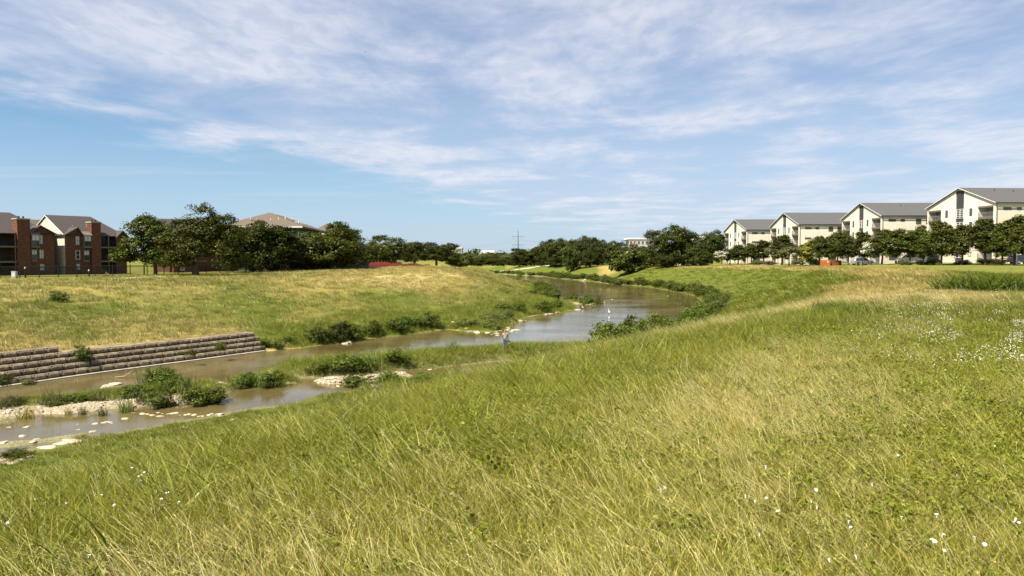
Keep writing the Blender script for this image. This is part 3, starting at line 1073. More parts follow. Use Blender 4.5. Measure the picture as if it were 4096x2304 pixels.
def hip_roof(root, x0, x1, y0, y1, ze, zr, hip0, hip1, mat, oh=.45, th=.14, name='roof'):
    """ridge along x at mid depth; hipN = metres the ridge stops short at that end (0 = gable)"""
    ym = (y0 + y1) / 2
    s = (zr - ze) / (ym - y0)
    a0, a1 = x0 - oh, x1 + oh
    b0, b1 = y0 - oh, y1 + oh
    zl = ze - oh * s
    r0, r1 = (a0 + hip0 if hip0 else a0), (a1 - hip1 if hip1 else a1)
    m_ = MB()
    m_.slab([(a0, b0, zl), (a1, b0, zl), (r1, ym, zr), (r0, ym, zr)], th)
    m_.slab([(a0, b1, zl), (a1, b1, zl), (r1, ym, zr), (r0, ym, zr)], th)
    if hip0: m_.slab([(a0, b0, zl), (a0, b1, zl), (r0, ym, zr)], th)
    if hip1: m_.slab([(a1, b0, zl), (a1, b1, zl), (r1, ym, zr)], th)
    return m_.build(name, MATS[mat], root)


def brick_wing(root, x0, x1, y0, y1, ze, zp, xp, rmat='brown_shingle', oh=.5):
    """a brick gable wing facing the river (-y) with its ridge running back along y"""
    MB().prism([(x0, -1.5), (x1, -1.5), (x1, ze), (xp, zp), (x0, ze)], 'y', y0, y1).build('wall', MATS['red_brick'], root)
    m_ = MB()
    sl, sr = (zp - ze) / (xp - x0), (zp - ze) / (x1 - xp)
    m_.slab([(x0 - oh, y0 - oh, ze - oh * sl + .12), (xp, y0 - oh, zp + .12), (xp, y1, zp + .12), (x0 - oh, y1, ze - oh * sl + .12)], .12)
    m_.slab([(x1 + oh, y0 - oh, ze - oh * sr + .12), (xp, y0 - oh, zp + .12), (xp, y1, zp + .12), (x1 + oh, y1, ze - oh * sr + .12)], .12)
    ro = m_.build('roof', MATS[rmat], root)
    tr = MB()
    tr.slab([(x0 - oh, y0 - oh - .03, ze - oh * sl + .10), (xp, y0 - oh - .03, zp + .10), (xp, y0 - oh + .03, zp + .10), (x0 - oh, y0 - oh + .03, ze - oh * sl + .10)], .14)
    tr.slab([(x1 + oh, y0 - oh - .03, ze - oh * sr + .10), (xp, y0 - oh - .03, zp + .10), (xp, y0 - oh + .03, zp + .10), (x1 + oh, y0 - oh + .03, ze - oh * sr + .10)], .14)
    tr.build('barge_board', MATS['taupe_trim'], ro)


def chimney(root, x0, x1, y0, y1, zt):
    c = MB().box(x0, x1, y0, y1, -1.5, zt).build('chimney', MATS['red_brick'], root)
    MB().box(x0 - .1, x1 + .1, y0 - .1, y1 + .1, zt + .002, zt + .2).build('chimney_cap', MATS['concrete'], c)
    for q in (.32, .68):
        xx = x0 + (x1 - x0) * q
        MB().tube([(xx, (y0 + y1) / 2, zt + .2), (xx, (y0 + y1) / 2, zt + .62)], .17, 8).build('flue', MATS['dark_panel'], c)


def balconies(root, x0, x1, yb, zs, ztop, posts):
    """recessed balconies: back wall, decks with fascia, posts, railing"""
    MB().box(x0, x1, yb, yb + .2, -1.5, ztop).build('balcony_back', MATS['taupe_siding'], root)
    for z in zs:
        d = MB().box(x0 - .05, x1 + .08, -.25, yb, z - .30, z).build('balcony', MATS['taupe_trim'], root)
        if z > .5:
            rl = MB().box(x0, x1, -.18, -.13, z + .98, z + 1.04)
            for q in range(int((x1 - x0) / .14)):
                rl.box(x0 + q * .14, x0 + q * .14 + .025, -.17, -.14, z, z + .98)
            rl.build('railing', MATS['black_iron'], d)
        dd = MB().box(x0 + .5, x0 + 2.2, yb - .04, yb - .004, z + .02, z + 2.1).build('sliding_door', MATS['glass'], d)
    for x in posts:
        MB().box(x - .07, x + .07, -.22, -.08, -1.5, ztop - .05).build('post', MATS['taupe_trim'], root)


def bay(root, x0, x1, y0, z0, z1, panes=1):
    b_ = MB().box(x0, x1, y0, -.002, z0, z1)
    b_.prism([(y0 - .25, z1 + .002), (0.6, z1 + .75), (0.6, z1 + .6), (y0 - .25, z1 - .10)], 'x', x0 - .15, x1 + .15)
    o = b_.build('bay_window', MATS['taupe_trim'], root)
    MB().box(x0 + .12, x1 - .12, y0 - .03, y0 - .004, z0 + 1.35, z1 - .12).build('pane', MATS['blind_glass'], o)
    MB().box(x0 + .12, x1 - .12, y0 - .03, y0 - .004, z0 + .35, z0 + 1.28).build('pane', MATS['glass'], o)
    MB().box((x0 + x1) / 2 - .03, (x0 + x1) / 2 + .03, y0 - .05, y0 - .032, z0 + .3, z1 - .1).build('mullion', MATS['taupe_trim'], o)


bz = 4.85
A = empty('brick_apartment_building', (BR_O[0], BR_O[1], bz), BR_A)
tag(A, 'red brick apartment house at the left edge with balconies left of its chimney', 'apartment building', 'red brick apartments behind the iron fence')
MB().box(-18, -.3, 2.0, 14.8, -1.5, 8.0).build('wall', MATS['taupe_siding'], A)
hip_roof(A, -19, -.6, 0.2, 15, 8.05, 11.9, 0, 4.2, 'brown_shingle')
balconies(A, -12.2, -6.55, 2.0, (0.0, 2.75, 5.5), 8.0, (-9.4, -6.75))
chimney(A, -6.5, -4.35, -.55, 1.5, 10.35)
MB().box(-6.5, -4.35, 1.5, 2.2, -1.5, 7.9).build('wall', MATS['red_brick'], A)
brick_wing(A, -4.3, 0.0, 0.0, 7.0, 7.9, 9.3, -2.5)
bay(A, -4.2, -2.85, -.75, 5.2, 7.7)
bay(A, -4.1, -3.1, -.25, 2.6, 4.9)
window(A, -2.7, -1.95, 0, 0, 5.85, 7.6, '-y', 'blind_glass', 'taupe_trim', 1, 1)
window(A, -2.65, -1.85, 0, 0, 3.15, 4.85, '-y', 'blind_glass', 'taupe_trim', 1, 1)
window(A, -2.6, -1.8, 0, 0, 0.9, 2.2, '-y', 'blind_glass', 'taupe_trim', 1, 1)

Bq = empty('brick_apartment_building', (BR_O[0], BR_O[1], bz), BR_A)
tag(Bq, 'red brick apartment house with the cream sided gable left of the big oak', 'apartment building', 'red brick apartments behind the iron fence')
MB().box(2.3, 13.0, 2.0, 15.0, -1.5, 8.0).build('wall', MATS['taupe_siding'], Bq)
MB().prism([(0.2, 7.7), (15.0, 7.7), (7.6, 11.62)], 'x', 2.05, 2.28).build('gable_siding', MATS['cream_siding'], Bq)
hip_roof(Bq, 2.3, 13.6, 0.2, 15, 7.85, 11.75, 0, 3.4, 'brown_shingle', oh=.4)
rk = MB()
for sgn in (-1, 1):
    rk.slab([(1.80, 7.6 + sgn * 7.9, 7.5), (1.88, 7.6 + sgn * 7.9, 7.5), (1.88, 7.6, 11.66), (1.80, 7.6, 11.66)], .10)
rk.build('barge_board', MATS['white_trim'], Bq)
# stair hall between the two houses
MB().box(0.05, 1.9, 4.6, 6.0, -1.5, 7.6).build('stair_hall', MATS['taupe_siding'], Bq)
MB().box(1.93, 1.99, 0.06, 4.5, -1.0, 7.5).build('siding_panel', MATS['cream_siding'], Bq)
MB().slab([(-.6, 3.2, 7.85), (1.5, 3.2, 7.85), (1.5, 6.5, 9.0), (-.6, 6.5, 9.0)], .14).build('hall_roof', MATS['brown_shingle'], Bq)
brick_wing(Bq, 2.0, 5.1, 0.0, 7.0, 7.8, 9.15, 4.3)
window(Bq, 3.9, 4.7, 0, 0, 5.75, 7.55, '-y', 'blind_glass', 'taupe_trim', 1, 1)
window(Bq, 3.9, 4.7, 0, 0, 3.0, 4.7, '-y', 'glass', 'white_trim', 0, 1)
window(Bq, 3.9, 4.7, 0, 0, 0.9, 2.2, '-y', 'blind_glass', 'taupe_trim', 1, 1)
bay(Bq, 5.2, 6.6, -.75, 5.2, 7.7)
bay(Bq, 5.3, 6.4, -.25, 2.5, 4.8)
MB().box(5.1, 6.7, 0.004, 2.2, -1.5, 7.8).build('wall', MATS['red_brick'], Bq)
chimney(Bq, 6.75, 8.55, -.55, 1.5, 10.2)
MB().box(6.75, 8.55, 1.5, 2.2, -1.5, 7.8).build('wall', MATS['red_brick'], Bq)
balconies(Bq, 8.65, 12.0, 2.0, (0.0, 2.75, 5.5), 7.8, (10.2, 11.9))
brick_wing(Bq, 12.1, 13.95, 0.0, 6.0, 7.8, 8.75, 13.0)
for q, (xx, yy) in enumerate(((5.2, 3.6), (8.4, 4.6), (9.3, 4.2), (7.6, 3.0))):
    MB().tube([(xx, yy, 8.6), (xx, yy, 10.1 if q else 9.7)], .12, 6).build('roof_vent', MATS['white_trim'], Bq)


def simple_brick(name, label, loc, rz, L, Dp, ze, zr, gx, ch):
    r = empty(name, loc, rz)
    tag(r, label, 'apartment building', 'red brick apartments behind the iron fence')
    MB().box(0, L, 0, Dp, -1.5, ze).build('wall', MATS['red_brick'], r)
    hip_roof(r, 0, L, 0, Dp, ze, zr, 0, 3.5, 'brown_shingle')
    for x in gx:
        brick_wing(r, x, x + 3.6, -1.4, 6.0, ze - .1, ze + 1.2, x + 1.8)
        for k in range(3):
            window(r, x + 1.2, x + 2.2, -1.4, 0, .6 + 2.75 * k, 2.1 + 2.75 * k, '-y', 'blind_glass', 'taupe_trim', 1, 1)
    for x in ch: chimney(r, x, x + 1.9, -.8, .8, zr - 1.4)
    MB().box(4.2, 7.4, -.35, -.004, 2.45, 2.75).build('balcony', MATS['taupe_trim'], r)
    MB().box(4.2, 7.4, -.35, -.004, 5.2, 5.5).build('balcony', MATS['taupe_trim'], r)
    for x in (4.5, 8.8, 10.6):
        window(r, x, x + 1.1, 0, 0, .5, 2.1, '-y', 'glass', 'taupe_trim', 1, 1)
    return r


simple_brick('brick_apartment_building', 'red brick apartment house half hidden behind the big oak, chimney beside the crown', (-70.5, 158.5, 4.8), math.radians(38), 14, 13, 8.0, 11.6, (0.5,), (9.2,))
simple_brick('brick_apartment_building', 'low red brick house wall under the dark trees behind the fence', (-55.5, 166, 4.8), math.radians(25), 15, 12, 5.6, 7.6, (9.0,), ())
sb = empty('brick_apartment_building', (-108, 176, 4.8), BR_A)
tag(sb, 'tan roofed house peeking between the two red brick apartment houses', 'apartment building', 'red brick apartments behind the iron fence')
MB().box(-8, 16, 0, 12, -1.5, 8.2).build('wall', MATS['taupe_siding'], sb)
hip_roof(sb, -8, 16, 0, 12, 8.2, 12.2, 4, 4, 'tan_shingle')

# ------------------------------------------------------------------ green apartment building under a brown hip roof
G = empty('green_apartment_building', (-52.5, 190.5, 4.7), math.radians(6))
tag(G, 'dark green building under a broad brown hip roof behind the trees', 'apartment building')
# local: x along the front, y back; right front corner at the origin
MB().box(-17.6, -.9, 1.0, 44, -1.0, 10.6).build('wall', MATS['green_panel'], G)
ro = MB()
zl, zr_ = 11.15, 15.0
ro.slab([(-19.2, -.8, zl), (.8, -.8, zl), (-9.2, 10.5, zr_)], .15)
ro.slab([(.8, -.8, zl), (.8, 45, zl), (-9.2, 35, zr_), (-9.2, 10.5, zr_)], .15)
ro.slab([(-19.2, 45, zl), (-19.2, -.8, zl), (-9.2, 10.5, zr_), (-9.2, 35, zr_)], .15)
ro.slab([(.8, 45, zl), (-19.2, 45, zl), (-9.2, 35, zr_)], .15)
gr = ro.build('roof', MATS['tan_shingle'], G)
MB().box(-19.3, .9, -.92, -.81, zl - .42, zl - .04).build('fascia', MATS['white_trim'], gr)
MB().box(.81, .92, -.8, 45, zl - .42, zl - .04).build('fascia', MATS['brown_fascia'], gr)
MB().box(-19.0, .7, -.7, 44.9, zl - .46, zl - .25).build('soffit', MATS['taupe_trim'], gr)
rr = random.Random(4)
for k in range(20):
    t_ = rr.uniform(.05, .95)
    y_ = 2 + 34 * t_; x_ = .8 - rr.uniform(2.5, 9.0)
    zz = zl + (.8 - x_) / 10 * (zr_ - zl)
    MB().tube([(x_, y_, zz - .1), (x_, y_, zz + .5)], .09, 6).build('roof_vent', MATS['white_trim'], gr)
for x_, y_ in ((-12.6, 4.5), (-10.9, 3.9), (-7.6, 4.0), (-5.8, 4.6)):
    zz = zl + (y_ + .8) / 11.3 * (zr_ - zl)
    MB().tube([(x_, y_, zz - .1), (x_, y_, zz + .5)], .10, 6).build('roof_vent', MATS['white_trim'], gr)
for x_ in (-16.4, -12.5, -8.2, -4.2):
    for z_ in (8.3, 5.2):
        window(G, x_, x_ + 2.6, 1.0, 0, z_, z_ + 1.6, '-y', 'glass', 'white_trim', 1, 0)
for y_ in (3, 8, 13, 18, 24, 30):
    for z_ in (8.0, 5.0):
        window(G, -.9, 0, y_, y_ + 1.8, z_, z_ + 1.8, '+x', 'glass', 'white_trim', 1, 0)
MB().box(-4.0, -1.0, .2, .95, 4.3, 7.4).build('balcony', MATS['green_panel'], G)
G2 = empty('green_apartment_building', (-55, 246, 4.5), math.radians(6))
tag(G2, 'smaller brown hip roof behind the green building, beside a flat topped tree', 'apartment building')
MB().box(-8, 0, 0, 16, -1, 11.2).build('wall', MATS['green_panel'], G2)
hip_roof(G2, -9, 1, -1, 17, 11.4, 14.6, 4.5, 4.5, 'tan_shingle')
MB().box(-9.5, 1.5, -1.6, -1.46, 10.7, 11.15).build('fascia', MATS['white_trim'], G2)

# ------------------------------------------------------------------ far buildings
def far_block(name, label, x0p, x1p, ytop, y, depth, wall, rows, cols, zbase=4.5, roofc='white_trim', cat='building', glass='glass', strip=True):
    a = at(x0p, ytop, y=y); b_ = at(x1p, ytop, y=y)
    h = a[2] - zbase
    wd = b_[0] - a[0]
    r = empty(name, (a[0], y, zbase), 0)
    tag(r, label, cat)
    MB().box(0, wd, 0, depth, -2, h).build('wall', MATS[wall], r)
    MB().box(-.4, wd + .4, -.4, depth + .4, h + .004, h + .8).build('roof', MATS[roofc], r)
    for i in range(rows):
        for k in range(cols):
            cw = wd / cols
            z0 = h - (i + 1) * 3.4 + .6
            window(r, k * cw + cw * .2, (k + 1) * cw - cw * .2, 0, 0, z0, z0 + 1.9, '-y', glass, 'white_trim', 1, 0, proud=.08)
    return r, wd, h


far_block('apartment_tower', 'tall pale apartment tower with rows of windows above the far left trees', 1788, 1846, 994, 620, 22, 'far_tan', 7, 6)
r_, wd, h = far_block('office_building', 'low distant brick building with a white upper storey', 1906, 2000, 1014, 900, 30, 'far_brick', 2, 9)
MB().box(wd * .22, wd * .75, 2, 20, h + .9, h + 3.6).build('upper_storey', MATS['white_trim'], r_)
far_block('commercial_building', 'small white flat building above trees right of the tall pylon', 2129, 2156, 992, 640, 12, 'white_trim', 1, 3)
r_, wd, h = far_block('townhouse_block', 'grey flat roofed townhouses with red panels left of the tall round tree', 2516, 2610, 957, 420, 16, 'far_grey', 3, 6)
for k in (1, 2):
    MB().box(wd * (.12 * k + .02), wd * (.12 * k + .09), -.12, -.01, h - 4.3, h - 1.6).build('red_panel', MATS['far_red'], r_)
MB().box(-2.6, -.01, 0, 12, h - 5.4, h - 5.1).build('balcony', MATS['far_grey'], r_)
MB().box(-2.8, 0, 0, 12, h - .9, h - .6).build('canopy', MATS['brown_fascia'], r_)
MB().box(wd * .78, wd * 1.0, -.2, -.01, h - 9, h - 1.2).build('brown_panel', MATS['brown_fascia'], r_)
far_block('townhouse_block', 'plain white walled building just right of the tall round tree', 2755, 2830, 949, 400, 14, 'white_trim', 0, 1)
far_block('warehouse', 'long low white warehouse beyond the far left parking area', 1840, 1900, 1044, 520, 10, 'white_trim', 0, 1, 3.5)
# ------------------------------------------------------------------ trees
def leaf_cloud(rng, C, R, per, leaf, out_c, flat=0.7, droop=0.0):
    """leaf-sized rhombs scattered round cluster centres C (n,3) with radii R"""
    n = len(C) * per
    c = np.repeat(C, per, 0); r = np.repeat(R, per)[:, None]
    d = rng.normal(size=(n, 3)); d /= np.linalg.norm(d, axis=1)[:, None]
    rad = rng.random(n)[:, None] ** 0.45
    p = c + d * rad * r * np.array([1, 1, flat])
    o = p - out_c
    o /= np.linalg.norm(o, axis=1)[:, None] + 1e-6
    nrm = o * 0.5 + d * 0.4 + rng.normal(size=(n, 3)) * 0.55 + np.array([0, 0, 0.35])
    nrm /= np.linalg.norm(nrm, axis=1)[:, None]
    ref = rng.normal(size=(n, 3))
    u = np.cross(nrm, ref); u /= np.linalg.norm(u, axis=1)[:, None] + 1e-6
    v = np.cross(nrm, u)
    s = leaf * rng.uniform(0.55, 1.35, n)[:, None]
    k = rng.uniform(0.45, 0.8, n)[:, None]
    V = np.stack([p - u * s, p - v * s * k + nrm * s * .15, p + u * s, p + v * s * k + nrm * s * .15], 1).reshape(-1, 3)
    return V


def crown_mesh(name, seed, lobes, ncl, per, clr, leaf, mat, low=-0.4, fill=0.5):
    rng = np.random.default_rng(seed)
    L = np.array(lobes, float)
    wts = L[:, 3] * L[:, 4] + L[:, 4] * L[:, 5]; wts = wts / wts.sum()
    idx = rng.choice(len(L), ncl, p=wts)
    d = rng.normal(size=(ncl, 3)); d /= np.linalg.norm(d, axis=1)[:, None]
    d[:, 2] = np.where(d[:, 2] < low, -d[:, 2] * .6, d[:, 2])
    rad = rng.uniform(fill, 1.0, ncl)[:, None] ** 0.6
    C = L[idx, :3] + d * rad * L[idx, 3:6]
    R = clr * rng.uniform(0.6, 1.3, ncl)
    C[:, 2] = np.maximum(C[:, 2], R * .8 + .1)
    V = leaf_cloud(rng, C, R, per, leaf, L[:, :3].mean(0))
    Fq = np.arange(len(V)).reshape(-1, 4)
    return mesh_arrays(name, V, Fq, [mat])


def trunk_mesh(seed, h, r, tips, mat, lean=0.0, low=0.45):
    rr = random.Random(seed)
    mb = MB()
    top = Vector((lean, rr.uniform(-.2, .2), h))
    pts = [Vector((0, 0, -.5)), Vector((0, 0, 0.15)), Vector((lean * .25 + rr.uniform(-.1, .1), 0, h * .35)), Vector((lean * .6, rr.uniform(-.1, .1), h * .7)), top]
    mb.tube(pts, [r * 1.5, r * 1.15, r * .9, r * .7, r * .3], 8)
    for tx, ty, tz in tips:
        f = rr.uniform(low, .9)
        a = pts[2].lerp(top, max(0, (f - .35) / .65))
        b = Vector((tx, ty, tz))
        mid = a.lerp(b, .5) + Vector((rr.uniform(-.4, .4), rr.uniform(-.4, .4), rr.uniform(.1, .6)))
        mb.tube([a, a.lerp(mid, .5) + Vector((0, 0, .15)), mid, b], [r * .5, r * .38, r * .25, r * .08], 5)
    return mb.mesh('trunk', mat, True)


PROTO = {}


def proto(key, seed, lobes, ncl, per, clr, leaf, trunk_h, trunk_r, leafm='leaf_dark', barkm='bark', low=-.4, fill=.5, size=None):
    cm = crown_mesh('crown', seed, lobes, ncl, per, clr, leaf, MATS[leafm], low, fill)
    tips = [(l[0] * .9, l[1] * .9, l[2]) for l in lobes]
    tm = trunk_mesh(seed, trunk_h, trunk_r, tips, MATS[barkm])
    co = np.zeros(len(cm.vertices) * 3, np.float32); cm.vertices.foreach_get('co', co)
    co = co.reshape(-1, 3)
    w = np.percentile(co[:, 0], 98.5) - np.percentile(co[:, 0], 1.5)
    h = np.percentile(co[:, 2], 99.3)
    PROTO[key] = (cm, tm, w, h)


def rlobes(seed, n, w, z0, z1, r0, r1, taper=0.0):
    rr = random.Random(seed)
    out_ = []
    for k in range(n):
        f = (k + .5) / n
        a = k * 2.4 + rr.uniform(-.4, .4)
        sp = w * (0.55 + .45 * math.sin(math.pi * min(1, f * 1.05))) * (1 - taper * f) * rr.uniform(.55, 1)
        z = z0 + (z1 - z0) * f
        r = rr.uniform(r0, r1) * (1 - .35 * taper * f)
        out_.append((sp * math.cos(a), sp * math.sin(a), z, r, r, r * rr.uniform(.7, .95)))
    out_.append((0, 0, (z0 + z1) / 2, w * .8, w * .8, (z1 - z0) * .5))
    return out_


proto('round_a', 11, rlobes(1, 9, 3.2, 2.6, 8.2, 1.5, 2.3), 380, 48, .82, .15, 5.5, .30)
proto('round_b', 12, rlobes(2, 10, 3.4, 2.3, 7.8, 1.4, 2.4), 380, 48, .82, .15, 5.0, .32)
proto('round_c', 13, rlobes(3, 8, 2.9, 2.8, 8.6, 1.5, 2.2), 360, 48, .80, .15, 6.0, .28)
proto('tall_a', 14, rlobes(4, 10, 2.4, 1.8, 10.2, 1.3, 2.0, .3), 380, 48, .80, .15, 7.0, .28)
proto('dense_a', 15, rlobes(5, 12, 3.6, 1.0, 7.8, 1.5, 2.2), 480, 48, .82, .15, 5.0, .32, low=-.9)
proto('dense_b', 16, rlobes(6, 11, 3.8, 1.0, 7.0, 1.5, 2.3), 480, 48, .82, .15, 4.6, .34, low=-.9)
proto('street_a', 21, rlobes(7, 10, 1.5, 1.5, 6.0, .7, 1.15, .55), 200, 46, .50, .105, 4.2, .11, 'leaf_mid')
proto('street_b', 22, rlobes(8, 10, 1.7, 1.6, 5.6, .7, 1.2, .45), 200, 46, .52, .105, 3.9, .12, 'leaf_mid')
proto('street_c', 23, rlobes(9, 9, 1.35, 1.7, 6.4, .65, 1.1, .6), 190, 46, .48, .105, 4.5, .10, 'leaf_mid')
proto('umbrella', 24, [(0, 0, 3.0, 2.6, 2.6, .9), (1.5, .4, 3.2, 1.3, 1.3, .7), (-1.5, -.3, 3.1, 1.3, 1.3, .7), (.3, -1.2, 2.7, 1.3, 1.3, .7)], 120, 36, .45, .15, 2.6, .12, 'leaf_olive')
proto('myrtle', 25, rlobes(10, 7, .95, 1.7, 3.6, .5, .75, .2), 85, 30, .34, .12, 2.6, .07, 'blossom', 'pale_bark')
proto('sparse', 26, rlobes(11, 6, 1.5, 4.0, 8.4, .7, 1.1, .1)[:-1], 46, 34, .6, .22, 7.5, .20, 'leaf_dark')
proto('bushy', 27, rlobes(12, 9, 2.6, .4, 2.7, 1.0, 1.5), 200, 40, .6, .2, 2.0, .12, 'leaf_mid', low=-1.0)
# the big multi-stemmed oak by the fence, lobes read off its own outline
proto('big_oak', 31, [(-2.6, 0, 5.6, 2.0, 2.2, 1.7), (-1.6, .6, 8.2, 1.7, 1.9, 1.5), (.9, 0, 10.0, 1.6, 1.6, 1.8), (3.3, .3, 8.6, 2.0, 1.9, 1.5),
                        (4.9, 0, 6.9, 1.5, 1.7, 1.4), (1.3, .4, 7.4, 2.5, 2.4, 2.2), (3.8, -.4, 4.3, 2.1, 2.0, 1.5), (.2, -.8, 4.6, 2.2, 2.0, 1.5),
                        (5.2, .2, 3.0, 1.5, 1.5, 1.1), (-1.5, -.9, 3.3, 1.6, 1.4, 1.0), (1.8, .9, 5.4, 3.0, 2.4, 2.0), (-2.8, -.6, 2.6, 1.4, 1.3, .9), (-.9, -1.2, 2.2, 1.2, 1.1, .7), (3.9, -.8, 2.2, 1.5, 1.3, .8)], 540, 52, .74, .13, 6.0, .42, 'leaf_mid', low=-.8)
proto('leaning_oak', 32, [(-1.5, 0, 7.2, 1.7, 1.8, 1.5), (.4, .2, 6.2, 2.0, 1.9, 1.9), (-2.3, -.2, 4.6, 1.7, 1.6, 1.4), (1.1, 0, 3.6, 2.0, 1.8, 1.4),
                           (-3.8, 0, 3.0, 1.6, 1.4, 1.0), (2.2, -.5, 2.2, 1.5, 1.4, .9), (0, 0, 2.6, 1.6, 1.5, 1.1), (-1.2, .5, 8.2, 1.0, 1.0, .8)], 440, 52, .70, .13, 5.0, .22, 'leaf_mid', low=-.9)

TREE_N = 0


def tree(label, px, ytop, y, wpx, key, group, leafm=None, name='tree', base=None, shift=0.0):
    """a tree whose crown shows at photo column px, top row ytop, crown width wpx, standing y metres ahead"""
    global TREE_N
    TREE_N += 1
    cm, tm, w0, h0 = PROTO[key]
    x, _, zt = at(px, ytop, y=y)
    zb = gz(x, y) if base is None else base
    h = max(1.5, zt - zb)
    w = wpx / F_PX * y
    sx, sz = w / w0, h / h0
    r = empty(name, (x, y, zb), 0)
    a = 0.0 if key in ('big_oak', 'leaning_oak') else random.choice((0, 1.5708, 3.1416, 4.7124)) + random.uniform(-.2, .2)
    tag(r, label, 'tree', group)
    for nm, me_, ts in (('trunk', tm, min(sx, sz) * 1.0), ('crown', cm, None)):
        o = link(nm, me_, r, (0, 0, 0), (0, 0, a), (sx, sx, sz))
        if nm == 'crown' and leafm:
            o.material_slots[0].link = 'OBJECT'
            o.material_slots[0].material = MATS[leafm]
    return r


GL = 'trees along the left bank fence'
tree('shorter leaning oak just left of the big oak, low boughs over the fence', 618, 868, 126, 250, 'leaning_oak', GL, name='oak_tree')
tree('big spreading oak with a thick dark trunk at the iron fence', 778, 828, 121, 315, 'big_oak', GL, name='oak_tree')
tree('dense dark tree right of the big oak, in front of the brown hip roof', 1010, 892, 140, 235, 'dense_a', GL, 'leaf_dark')
tree('dense dark tree rising over the right corner of the green building', 1100, 906, 143, 160, 'tall_a', GL, 'leaf_dark')
tree('low dark tree filling the gap before the wooden fence', 1200, 968, 150, 130, 'dense_b', GL, 'leaf_dark')
tree('broad rounded bright topped tree above the grey wooden fence', 1325, 921, 152, 300, 'dense_b', GL, 'leaf_mid')
tree('flat topped tree standing behind the broad rounded tree', 1368, 893, 215, 135, 'round_c', GL, 'leaf_dark')
tree('dark tree between the broad rounded tree and the orange mesh fence', 1455, 975, 182, 110, 'dense_a', GL, 'leaf_dark')
tree('full rounded tree over the left half of the orange mesh fence', 1540, 945, 205, 190, 'dense_b', GL, 'leaf_mid')
tree('medium tree over the right half of the orange mesh fence', 1658, 970, 250, 120, 'round_a', GL, 'leaf_mid')
tree('dark medium tree at the right end of the orange mesh fence', 1745, 972, 275, 120, 'round_b', GL, 'leaf_dark')
tree('thin open crowned tree in front of the pale apartment tower', 1806, 973, 300, 55, 'sparse', GL, 'leaf_dark')
tree('small low tree under the pale apartment tower', 1805, 1012, 290, 62, 'round_c', GL, 'leaf_dark')
tree('slim wispy tree alone on the bank right of the pale tower', 1868, 1013, 330, 42, 'sparse', GL, 'leaf_mid')
tree('low tree behind the wooden fence between darker trees', 1255, 985, 165, 110, 'dense_a', GL, 'leaf_dark')
tree('low tree by the low red brick house behind the fence', 945, 968, 150, 100, 'dense_a', GL, 'leaf_dark')

GF = 'trees on the far bank beyond the bend'
k = 0
for px, top, yy, w, key, lf, lb in (
    (1905, 1020, 470, 60, 'dense_b', 'leaf_olive', 'leftmost small tree of the far line under the brick building'),
    (1950, 1014, 450, 62, 'dense_b', 'leaf_olive', 'second small tree of the far line under the brick building'),
    (1995, 1016, 440, 60, 'dense_b', 'leaf_dark', 'third small tree of the far line right of the brick building'),
    (2035, 1018, 430, 62, 'dense_a', 'leaf_olive', 'rounded tree of the far line just left of the pylon'),
    (2078, 998, 365, 62, 'round_a', 'leaf_dark', 'tree on twin trunks directly below the tall pylon'),
    (2125, 1000, 360, 66, 'round_c', 'leaf_dark', 'tree right below the pylon with clear trunks on the slope'),
    (2163, 1020, 350, 34, 'sparse', 'leaf_rust', 'small rust brown tree among the green far trees'),
    (2190, 963, 345, 76, 'dense_b', 'leaf_dark', 'tall dark tree right of the small rust brown tree'),
    (2255, 962, 330, 92, 'dense_a', 'leaf_mid', 'broad mid green tree at the middle of the far bank'),
    (2330, 952, 320, 80, 'dense_a', 'leaf_dark', 'tall dark tree left of the straw patch on the far bank'),
    (2390, 956, 312, 82, 'dense_b', 'leaf_dark', 'dark tree over the straw patch on the far bank'),
    (2440, 972, 310, 70, 'dense_a', 'leaf_dark', 'dark tree behind the bare branches on the far bank'),
    (2500, 975, 300, 90, 'dense_b', 'leaf_dark', 'low broad tree below the grey townhouses'),
    (2560, 992, 255, 90, 'dense_a', 'leaf_dark', 'low dark tree between the townhouses and the waterside thicket'),
    (2285, 985, 300, 60, 'dense_a', 'leaf_mid', 'low bright tree in front of the broad mid green tree'),
    (2215, 1000, 335, 56, 'dense_b', 'leaf_dark', 'low dark tree at the foot of the tall dark tree'),
    (2360, 998, 296, 64, 'dense_b', 'leaf_dark', 'low dark tree beside the straw patch'),
):
    tree(lb, px, top - 3, yy, w * 1.28, key, GF, lf)
for px, top, yy, w, lb in ((1838, 1030, 385, 46, 'low bushy tree just right of the pale apartment tower'), (1885, 1034, 405, 56, 'low bushy tree left of the far brick building'), (1925, 1032, 400, 60, 'low bushy tree under the left half of the far brick building'),
                           (1970, 1032, 395, 60, 'low bushy tree under the right half of the far brick building'), (2015, 1030, 392, 60, 'low bushy tree below the wooden utility pole'), (2055, 1036, 380, 52, 'low bushy tree left of the pylon foot'),
                           (2105, 1032, 385, 60, 'low bushy tree in the gap right of the pylon foot'), (2150, 1030, 380, 60, 'low bushy tree behind the rust brown tree')):
    tree(lb, px, top, yy, w * 1.2, 'dense_b' if px % 2 else 'dense_a', GF, 'leaf_dark')
tree('waterside thicket tree sweeping down to the straw patch', 2520, 1003, 247, 130, 'bushy', GF, 'leaf_mid')
tree('second waterside thicket tree below the tall round tree', 2600, 1000, 250, 120, 'dense_b', GF, 'leaf_mid')
tree('tallest round tree on the right bank, left of the white apartments', 2690, 908, 240, 190, 'dense_a', GF, 'leaf_dark')
tree('dark tree leaning on the right of the tallest round tree', 2775, 965, 236, 110, 'dense_b', GF, 'leaf_dark')
tree('dark tall tree touching the farthest white apartment block', 2848, 928, 262, 120, 'dense_a', GF, 'leaf_dark')
tree('low dark tree under the tall tree by the farthest white block', 2800, 995, 232, 90, 'dense_b', GF, 'leaf_dark')
